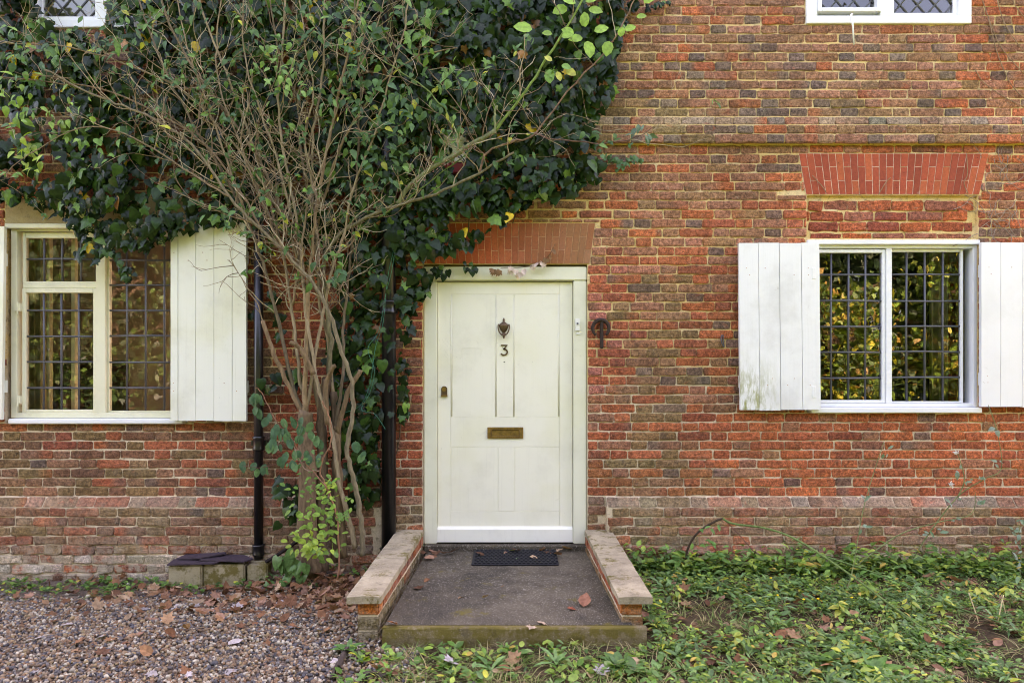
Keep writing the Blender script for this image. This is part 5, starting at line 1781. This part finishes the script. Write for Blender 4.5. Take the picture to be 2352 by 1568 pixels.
for i in range(7200):
    y = -.06 - 2.1 * random.random() ** .9; x = random.uniform(.66, 3.9)
    if x > (D + y) * .80: continue
    if y > -1.42 and x < .72: continue
    if random.random() > cover(x, y): continue
    t = random.random()
    if t < .34: clump(x, y, 8, .026, .065, (0, 1, 3), GREENS, .02)
    elif t < .44: clump(x, y, 6, .043, .11, (0, 2), GREENS, .09)
    elif t < .86: clump(x, y, 15, .0165, .035, (3, 1), GREENS, .02)
    else: clump(x, y, 10, .060, .05, (4, 2), [(100, 140, 76), (116, 152, 100), (88, 124, 70)])
for i in range(220):       # tall growth hugging the wall foot
    x = random.uniform(.75, 3.9); y = -random.uniform(.08, .34)
    clump(x, y, 8, .06, .16, (0, 1, 2), GREENS)
for i in range(110):       # weeds at the foot of the wall on the left
    x = random.uniform(-3.7, -2.2) if i < 80 else random.uniform(-2.2, -.9); y = -random.uniform(.10, .45)
    clump(x, y, 8, .034, .035, (3, 1), [(86, 126, 56), (70, 104, 52), (110, 146, 66)])
for i in range(100):
    x = random.uniform(-.75, .75); y = -random.uniform(1.47, 1.9)
    clump(x, y, 6, .045, .04, (0, 2, 3), GREENS)
GC.build(None, M['leaf'], 'ground_cover')
tag(bpy.data.objects['ground_cover'], 'low green weeds and ground cover right of the doorstep', 'ground cover', kind='stuff')
GR = Leaves(GRASS)
def grass(x, y, n, L, cols):
    for k in range(n):
        a = random.uniform(0, 6.28)
        GR.add((x + random.gauss(0, .03), y + random.gauss(0, .03), gh(x, y)), (math.cos(a) * .7, math.sin(a) * .7, random.uniform(.35, 1)), (-math.cos(a), -math.sin(a), .6), L * random.uniform(.5, 1.3), lin(random.choice(cols)) * random.uniform(.8, 1.2), aspect=1.0)
for i in range(2000):
    x = random.uniform(-.6, 3.6); y = -random.uniform(.3, 2.0)
    if y > -1.46 and x < .74: continue
    if x > .72 and random.random() < .35: continue
    grass(x, y, 8, .085, [(112, 140, 70), (140, 146, 88), (94, 126, 58), (176, 160, 116), (160, 146, 104)])
for i in range(60):
    x = random.uniform(-3.6, -2.4); y = -random.uniform(.15, .7); grass(x, y, 5, .06, [(96, 132, 62), (120, 148, 70)])
GR.build(None, M['leaf'], 'grass')
tag(bpy.data.objects['grass'], 'thin green and straw-coloured grass tufts by the doorstep', 'grass', kind='stuff')

# single larger plants
def rosette(px, py, n, size, label, tm, cols, up=.6, name='weed_plant'):
    g = ground_at(px, py)
    e = empty(name, g); tag(e, label, 'plant')
    L_ = Leaves(tm)
    for k in range(n):
        a = 6.283 * k / n + random.gauss(0, .2)
        L_.add(g + np.array((0, 0, .01)), (math.cos(a), math.sin(a), up * random.uniform(.5, 1.5)), (-math.cos(a) * up, -math.sin(a) * up, 1), size * random.uniform(.75, 1.15), lin(random.choice(cols)) * random.uniform(.85, 1.15), score=1)
    L_.build(e, M['leaf'], 'leaves', n)
GG = [(104, 142, 84), (92, 132, 72), (120, 156, 92)]
rosette(1128, 1545, 9, .10, 'strap-leaved plantain directly before the kerb, left of centre', STRAP, GG, .8)
rosette(1278, 1532, 7, .10, 'strap-leaved weed leaning on the mossy kerb right of centre', STRAP, GG, 1.1)
rosette(1418, 1538, 10, .09, 'broad-leaved dock plant at the right end of the kerb', OVATE, [(90, 130, 70), (80, 116, 66)], .9)
rosette(1455, 1548, 9, .085, 'leafy weed beside the broken straw stalks right of the kerb', OVATE, [(96, 138, 72), (84, 122, 64)], .7)
rosette(2010, 1552, 12, .12, 'dandelion-like rosette at the lower edge of the weeds', OVATE, [(88, 130, 62), (104, 148, 72)], .8)
rosette(1890, 1530, 8, .11, 'oval-leaved weed clump in the lower middle of the weeds', OVATE, [(96, 140, 70), (84, 120, 66)], .7)
rosette(2200, 1500, 12, .12, 'long-leaved rosette right of the dry grass stalks', STRAP, [(86, 126, 66), (70, 108, 60)], .8)
rosette(800, 1502, 7, .08, 'small leafy weed at the corner of the left brick pier', OVATE, [(84, 126, 66)], .9)
rosette(948, 1300, 14, .085, 'fern-like weed growing at the foot of the left coping', OVATE, [(70, 116, 58), (92, 140, 70)], 1.0)
bpy.data.objects[[o.name for o in bpy.data.objects if o.get('label', '').startswith('fern-like')][0]].location.z = TOP

def yplant(px, py, label, h, n):
    g = ground_at(px, py)
    e = empty('nettle', g); tag(e, label, 'plant')
    m = MB(); top = g + np.array((random.gauss(0, .02), random.gauss(0, .02), h)); m.tube(smooth_path([g, (g + top) / 2 + rv(.006), top], 4), .0025, 5, lin((120, 130, 70))); m.build('stem', M['bark'], e, smooth=True)
    L_ = Leaves(OVATE[:2])
    for k in range(n):
        a = random.uniform(0, 6.28); q = g + (top - g) * random.uniform(.45, 1)
        L_.add(q, (math.cos(a), math.sin(a), random.uniform(-.5, .3)), (0, -.3, 1), random.uniform(.035, .065), lin(random.choice([(186, 186, 84), (160, 172, 74), (118, 150, 70), (130, 160, 80)])) * random.uniform(.85, 1.1), score=1)
    L_.build(e, M['leaf'], 'leaves', n)
for px, py, lb in ((2056, 1500, 'yellowing nettle nearest the middle of the lower weeds'), (2165, 1425, 'yellow leafed nettle left of the dry grass stalks'), (1935, 1425, 'yellow edged nettle below the arching bramble'), (2090, 1420, 'brown spotted yellow nettle in mid weeds'), (2320, 1400, 'yellowing nettle by the right picture edge'), (1990, 1380, 'pale nettle under the tall thistle stalk'), (1700, 1500, 'small yellow nettle right of the coping end'), (1560, 1390, 'yellow nettle next to the right coping'), (2240, 1400, 'yellow green nettle between the dry stalks')):
    yplant(px, py, lb, random.uniform(.10, .17), 8)

# arching bramble
br = empty('bramble', P(1578, 1296, -.16)); tag(br, 'arching green bramble stem bowing over the weeds', 'bramble')
def path3(pts): return smooth_path([P(a, b, y) for a, b, y in pts], 6)
m2 = MB(); m2.tube(path3([(1577, 1300, -.16), (1578, 1265, -.18), (1600, 1225, -.22), (1640, 1198, -.27), (1662, 1190, -.30)]), .0075, 7, lin((78, 62, 50))); m2.build('stem', M['bark'], br, smooth=True)
m2 = MB(); m2.tube(path3([(1660, 1190, -.30), (1684, 1202, -.33), (1760, 1213, -.52), (1832, 1240, -.72), (1940, 1310, -1.0), (2050, 1392, -1.22), (2140, 1455, -1.38), (2230, 1512, -1.5)]), [lerp(.0075, .004, i / 42) for i in range(43)], 7, lin((98, 120, 66))); m2.build('stem', M['bark'], br, smooth=True)
m2 = MB(); m2.tube(path3([(1880, 1272, -.86), (2040, 1326, -.98), (2160, 1380, -1.08), (2300, 1430, -1.2), (2400, 1470, -1.3)]), .004, 6, lin((90, 116, 66))); m2.build('stem', M['bark'], br, smooth=True)
m2 = MB(); m2.tube(path3([(1662, 1190, -.30), (1700, 1230, -.30), (1735, 1270, -.3)]), .003, 5, lin((120, 80, 70))); m2.build('stem', M['bark'], br, smooth=True)
BL = Leaves(OVATE)
for i in range(46):
    px, py = random.choice([(1640, 1215), (1645, 1250), (1650, 1275), (1600, 1310), (2040, 1335), (2160, 1380), (2000, 1330), (2100, 1350)])
    BL.add(P(px + random.gauss(0, 18), py + random.gauss(0, 8), -.28 if px < 1700 else -.8), (random.gauss(0, 1), -.4, random.gauss(0, .3)), (random.gauss(0, .3), -.5, 1), random.uniform(.035, .06), lin(random.choice([(86, 132, 66), (100, 146, 72)])), score=1)
BL.build(br, M['leaf'], 'leaves', 46)
# sow-thistles
def thistle(label, stalks, leaves, heads):
    e = empty('thistle', P(*stalks[0][0])); tag(e, label, 'plant')
    for s_ in stalks:
        m = MB(); sp = path3(s_); m.tube(sp, [lerp(.0045, .0018, i / (len(sp) - 1)) for i in range(len(sp))], 6, lin((118, 128, 82))); m.build('stem', M['bark'], e, smooth=True)
    L_ = Leaves(OVATE)
    for (px, py, y) in leaves:
        for _ in range(3):
            L_.add(P(px + random.gauss(0, 5), py + random.gauss(0, 5), y), (random.gauss(0, 1), -.3, random.gauss(0, .7)), (random.gauss(0, .4), -1, .5), random.uniform(.028, .055), lin(random.choice([(124, 146, 124), (110, 138, 108), (140, 156, 140)])), score=1)
    L_.build(e, M['leaf'], 'leaves', 3 * len(leaves))
    for (px, py, y) in heads:
        m = MB(); o_ = np.array([P(px, py, y) + rv(.007) for _ in range(26)])
        m.batch(ico_v, ico_f, np.tile(np.eye(3) * .0045, (26, 1, 1)), o_, np.tile(lin((226, 222, 214)), (26, 1))); m.build('seed_head', M['dry'], e)
thistle('tall thin sow-thistle stalk rising in front of the bricks', [[(1925, 1475, -.75), (1945, 1360, -.72), (1960, 1300, -.70), (1985, 1160, -.66), (2030, 1015, -.62)]], [(1992, 1140, -.66), (1978, 1210, -.68), (2035, 1040, -.62)], [])
thistle('leaning grey-green sow-thistle with white seed heads', [[(2075, 1320, -.2), (2130, 1230, -.24), (2200, 1140, -.28), (2260, 1100, -.3), (2300, 1075, -.3), (2290, 990, -.3), (2270, 930, -.3)], [(1960, 1305, -.3), (2060, 1230, -.3), (2150, 1200, -.3), (2230, 1180, -.3), (2240, 1130, -.3)], [(2200, 1140, -.28), (2215, 1100, -.3), (2200, 1040, -.3)]],
        [(2130, 1225, -.25), (2190, 1150, -.28), (2220, 1110, -.3), (2260, 1100, -.3), (2190, 1190, -.28), (2295, 1060, -.3), (2170, 1215, -.26), (2285, 985, -.3), (2205, 1080, -.3), (2240, 1160, -.3)], [(2196, 1040, -.3), (2184, 1112, -.3)])
thistle('leafy weed at the right picture edge against the bricks', [[(2340, 1350, -.35), (2345, 1270, -.36), (2340, 1200, -.36)]], [(2335, 1230, -.36), (2345, 1260, -.36), (2325, 1215, -.36), (2350, 1200, -.36), (2340, 1300, -.36), (2330, 1280, -.37)], [])
# dry stalks
def straw(label, pts, r=.003, c=(196, 176, 132)):
    m = MB(); m.tube(path3(pts), r, 5, lin(c)); o = m.build('dry_stalk', M['bark'], None, smooth=True, origin=Vector(P(*pts[0]))); tag(o, label, 'stalk', None)
straw('straw-coloured dry stalk leaning left in the weeds', [(2265, 1500, -1.2), (2245, 1420, -1.15), (2225, 1360, -1.1)])
straw('straw-coloured dry stalk leaning right in the weeds', [(2280, 1520, -1.2), (2290, 1440, -1.17), (2305, 1365, -1.13)])
straw('short dry stalk behind the two leaning ones', [(2315, 1440, -1.1), (2308, 1400, -1.1), (2300, 1365, -1.1)], .002)
straw('broken pale straw stem pointing at the right pier', [(1500, 1490, -1.46), (1535, 1515, -1.5), (1568, 1528, -1.54)], .004, (206, 184, 140))
straw('upright broken straw stem at the right pier', [(1508, 1520, -1.5), (1512, 1490, -1.48), (1520, 1478, -1.46)], .003, (206, 190, 150))
straw('long pale stem lying behind the weeds near the wall', [(2180, 1355, -.55), (2250, 1372, -.58), (2300, 1384, -.6)], .003, (190, 178, 150))
straw('short dark dead stalk beside the bramble foot', [(1600, 1312, -.2), (1600, 1285, -.2), (1601, 1270, -.2)], .005, (60, 48, 40))
# buttercups
for i, (px, py) in enumerate(((1785, 1395), (1845, 1405), (1878, 1404), (1770, 1352), (1955, 1400))):
    g = ground_at(px, py + 12); m = MB(); tp = g + np.array((.0, -.005, .10)); m.tube([g, tp], .0012, 4, lin((100, 130, 60)))
    e = m.build('buttercup', M['bark'], None, origin=Vector(g)); tag(e, 'tiny yellow buttercup flower among the weeds', 'flower', 'yellow buttercups in the weeds')
    m = MB(); m.batch(ico_v, ico_f, np.eye(3)[None] * np.array((.010, .010, .005)), tp[None], lin((240, 208, 40))[None]); m.build('petals', M['leaf'], e)

# ------------------------------------------------------------------ stone blocks and slates over the drain
def block(x0, x1, y0, y1, z0, z1, label, rz=0.0, mat='stone'):
    m = MB(); n = 5
    m.box(x0, x1, y0, y1, z0, z1)
    o = m.build('stone_block', M[mat], None, bevel=.008, seg=2, origin=Vector(((x0 + x1) / 2, (y0 + y1) / 2, z0)))
    o.rotation_euler.z = rz
    tag(o, label, 'block'); return o
def xg(px, y): return X(px, y)
block(xg(386, -.25), xg(463, -.25), -.25, -.14, -.03, .142, 'mossy pale stone block under the left end of the slates', -.02)
block(xg(467, -.22), xg(560, -.22), -.225, -.12, -.02, .138, 'long pale stone block in the middle under the slates', .05)
block(xg(566, -.2), xg(612, -.2), -.20, -.09, .0, .132, 'small pale end block beside the leaf litter', .10)
def slate(pts, zt, label, tilt):
    m = MB()
    v = [(x, y, zt + tilt * (x - pts[0][0])) for x, y in pts]; n = len(v)
    m.add(v + [(x, y, z - .008) for x, y, z in v], [tuple(range(n)), tuple(range(2 * n - 1, n - 1, -1))] + [(i, i + n, (i + 1) % n + n, (i + 1) % n) for i in range(n)])
    o = m.build('slate', M['slate'], None, origin=Vector((pts[0][0], pts[0][1], zt))); tag(o, label, 'slate')
slate([(xg(383, -.27), -.27), (xg(492, -.26), -.26), (xg(508, -.2), -.2), (xg(470, -.12), -.12), (xg(400, -.14), -.14)], .154, 'dark broken slate lying lowest at the left end', .02)
slate([(xg(405, -.17), -.17), (xg(460, -.2), -.2), (xg(520, -.12), -.12), (xg(512, -.055), -.055), (xg(430, -.06), -.06)], .166, 'purple grey slate leaning at the back against the bricks', .07)
slate([(xg(458, -.22), -.22), (xg(560, -.235), -.235), (xg(582, -.17), -.17), (xg(560, -.08), -.08), (xg(480, -.08), -.08)], .170, 'large purple grey slate with a leaf on top', -.015)
# rotten timber edging
for i, (a, b, r, lb) in enumerate((((800, 1492), (776, 1540), .016, 'dark rotten timber edging beside the left pier'), ((776, 1530), (762, 1566), .010, 'thin grey board end of the gravel edging'), ((835, 1556), (888, 1560), .014, 'short broken timber piece on the ground before the pier'))):
    p, q = ground_at(*a), ground_at(*b)
    m = MB(); m.tube([p + (0, 0, .012), (p + q) / 2 + (0, 0, .02), q + (0, 0, .012)], r, 6, lin((72, 62, 56))); tag(m.build('timber_edging', M['wood'], None, origin=Vector(p)), lb, 'timber')
# old black hose coming out of the wall foot
m2 = MB(); m2.tube(path3([(610, 1290, -.16), (640, 1272, -.14), (672, 1250, -.1), (705, 1225, -.06)]), .012, 8, lin((52, 44, 42))); tag(m2.build('root', M['wood'], None, smooth=True, origin=Vector(P(640, 1272, -.14))), 'bent dark root rising from the litter to the shrub', 'root')

# dead vine stems on the arch at the right
dv = empty('dead_vine', P(2300, 480, -.02)); tag(dv, 'dead grey vine stems clinging to the bricks at the right edge', 'vine')
for k in range(34):
    m2 = MB(); px, py = random.gauss(2290, 28), random.uniform(350, 560); a = random.uniform(0, 6.28); pts = []
    for i in range(5):
        pts.append(P(px, py, -.014 - random.uniform(0, .012))); a += random.gauss(0, .6); px += 16 * math.cos(a); py += 16 * math.sin(a)
    m2.tube(smooth_path(pts, 3), .0022, 4, lin((150, 134, 120))); m2.build('stem', M['bark'], dv, smooth=True)
for pts in ([(2352, 245), (2310, 225), (2260, 190), (2240, 160)], [(2352, 170), (2300, 110), (2270, 40), (2250, -20)], [(2352, 225), (2320, 190), (2290, 120), (2270, 40)], [(2352, 120), (2310, 60), (2290, 0)], [(2352, 40), (2330, 10), (2320, -20)], [(1866, 403), (1890, 430), (1898, 443)], [(2046, 408), (2034, 420), (2018, 447)], [(2220, 352), (2222, 400), (2214, 420), (2224, 445)]):
    m2 = MB(); m2.tube(smooth_path([P(a, b, -.016) for a, b in pts], 5), .003, 5, lin((146, 120, 92))); m2.build('stem', M['bark'], dv, smooth=True)
# withered leaves hanging over the door
wl = empty('withered_spray', P(1195, 612, -.02)); tag(wl, 'withered brown vine spray hanging over the top of the door', 'vine')
m2 = MB(); m2.tube(smooth_path([P(a, b, -.03) for a, b in ((1275, 560), (1262, 585), (1240, 605), (1200, 614), (1150, 616))], 5), .0025, 5, lin((110, 84, 62))); m2.build('stem', M['bark'], wl, smooth=True)
WL = Leaves(MAPLE)
for px, py, c in ((1126, 622, 0), (1134, 624, 0), (1148, 626, 0), (1170, 624, 1), (1176, 620, 1), (1186, 626, 1), (1190, 636, 1), (1196, 632, 1), (1202, 624, 1), (1222, 614, 1), (1236, 610, 1), (1246, 608, 1), (1262, 590, 0), (1270, 578, 0), (1256, 600, 0)):
    WL.add(P(px, py - 6, -.03), (random.gauss(0, .5), -.3, -1), (random.gauss(0, .6), -1, .3), random.uniform(.04, .06), lin((132, 100, 70) if c == 0 else (206, 184, 168)), score=1)
WL.build(wl, M['dry'], 'leaves', 15)

# ------------------------------------------------------------------ the garden behind the camera, seen in the panes, plus added trees that block low sky light
def tree(x, y, h, cr, cols, n, label, seed, low=0.25, size=.16):
    random.seed(seed)
    z0 = gh(0, -3)
    e = empty('tree', (x, y, z0)); tag(e, label, 'tree', 'trees across the garden, mirrored in the panes')
    m = MB()
    m.tube(smooth_path([(x, y, z0 - .1), (x + .1, y, z0 + h * .3), (x - .1, y + .1, z0 + h * .6), (x, y, z0 + h * .9)], 4), [lerp(.22, .05, i / 12) for i in range(13)], 10, lin((84, 68, 52)))
    limbs = []
    for k in range(9):
        a = random.uniform(0, 6.28); zz = h * random.uniform(.25, .8)
        tip = np.array((x + math.cos(a) * cr * .75, y + math.sin(a) * cr * .75, z0 + zz + h * .15))
        m.tube([(x, y, z0 + zz), tip * .5 + np.array((x, y, z0 + zz + .2)) * .5, tip], [.08, .05, .02], 6, lin((84, 68, 52))); limbs.append(tip)
    m.build('trunk', M['bark'], e, smooth=True)
    L_ = Leaves([(np.array([(-.3, .45, .04), (0, 0, 0), (.3, .45, .04), (0, 1, -.1)]), np.array([(0, 1, 2), (0, 2, 3)]))])
    cl = []
    for k in range(90):
        d = rv(1); d /= np.linalg.norm(d)
        cl.append(np.array((x, y, z0 + h * (low + (1 - low) * .5))) + d * np.array((cr, cr, h * (1 - low) * .5)) * random.random() ** .4)
    for k in range(int(n * 3.2)):
        c = cl[random.randrange(len(cl))] + rv(cr * .17)
        if c[2] < z0 + .1: continue
        L_.add(c, rv(1) + np.array((0, 0, -.5)), rv(.6) + np.array((0, 0, 1)), size * random.uniform(.7, 1.3), lin(random.choice(cols)) * random.uniform(.7, 1.2))
    L_.build(e, M['leaf'], 'crown')
DG = [(40, 62, 32), (50, 76, 36), (34, 50, 28), (70, 88, 38)]
AU = [(120, 138, 52), (170, 164, 60), (92, 120, 48), (150, 122, 58), (76, 106, 44), (112, 144, 54), (60, 86, 38)]
tree(9.2, -9.0, 6.5, 2.4, DG, 2600, 'tall dark tree mirrored in the upper panes of the right window', 21, .08)
tree(5.6, -7.4, 2.9, 1.2, AU + DG[:1], 1700, 'low yellow-leaved bush mirrored in the lower panes', 22, .02, .12)
tree(8.2, -7.6, 3.6, 1.4, AU + DG[:2], 2000, 'autumn bush mirrored in the right-hand panes', 23, .02, .12)
tree(13.0, -11.5, 7.5, 3.0, DG, 2600, 'far dark tree mirrored at the edge of the right window', 24, .08, .2)
tree(5.2, -12.5, 6.5, 2.6, DG, 2600, 'dark tree mirrored in the left panes of the right window', 25, .05, .18)
tree(9.0, -17.0, 10.5, 4.5, DG, 3200, 'tallest dark tree filling the back of the right reflection', 31, .02, .42)
tree(16.5, -17.5, 10.0, 4.5, DG, 3200, 'broad dark tree at the far right of the reflection', 32, .02, .42)
tree(-14.0, -17.0, 10.0, 4.5, DG, 3200, 'broad dark tree far back in the left reflection', 33, .02, .42)
tree(-9.0, -9.5, 6.8, 2.6, DG, 2600, 'green tree mirrored in the left window', 26, .10, .18)
tree(-12.5, -10.5, 7.0, 2.8, DG, 2400, 'dark tree mirrored at the left end of the cream window', 27, .08, .2)
tree(-5.0, -13.5, 6.0, 2.6, DG, 2200, 'dark tree mirrored near the shutter of the left window', 28, .06, .18)
tree(-7.4, -8.4, 3.6, 1.3, DG + AU[4:5], 1700, 'green bush mirrored in the middle panes of the left window', 34, .05, .13)
tree(-3.4, -15.5, 10.5, 4.2, DG, 2600, 'tall tree added behind the viewer to block low sky light, left of centre', 35, .03, .44)  # last three trees are added out of view so the facade is lit from above
tree(2.6, -16.0, 11.0, 4.4, DG, 2600, 'tall tree added behind the viewer to block low sky light, right of centre', 36, .03, .44)
tree(-8.6, -16.5, 10.5, 4.2, DG, 2600, 'tall tree added behind the viewer to block low sky light, left end of the lawn', 37, .03, .44)
random.seed(7)
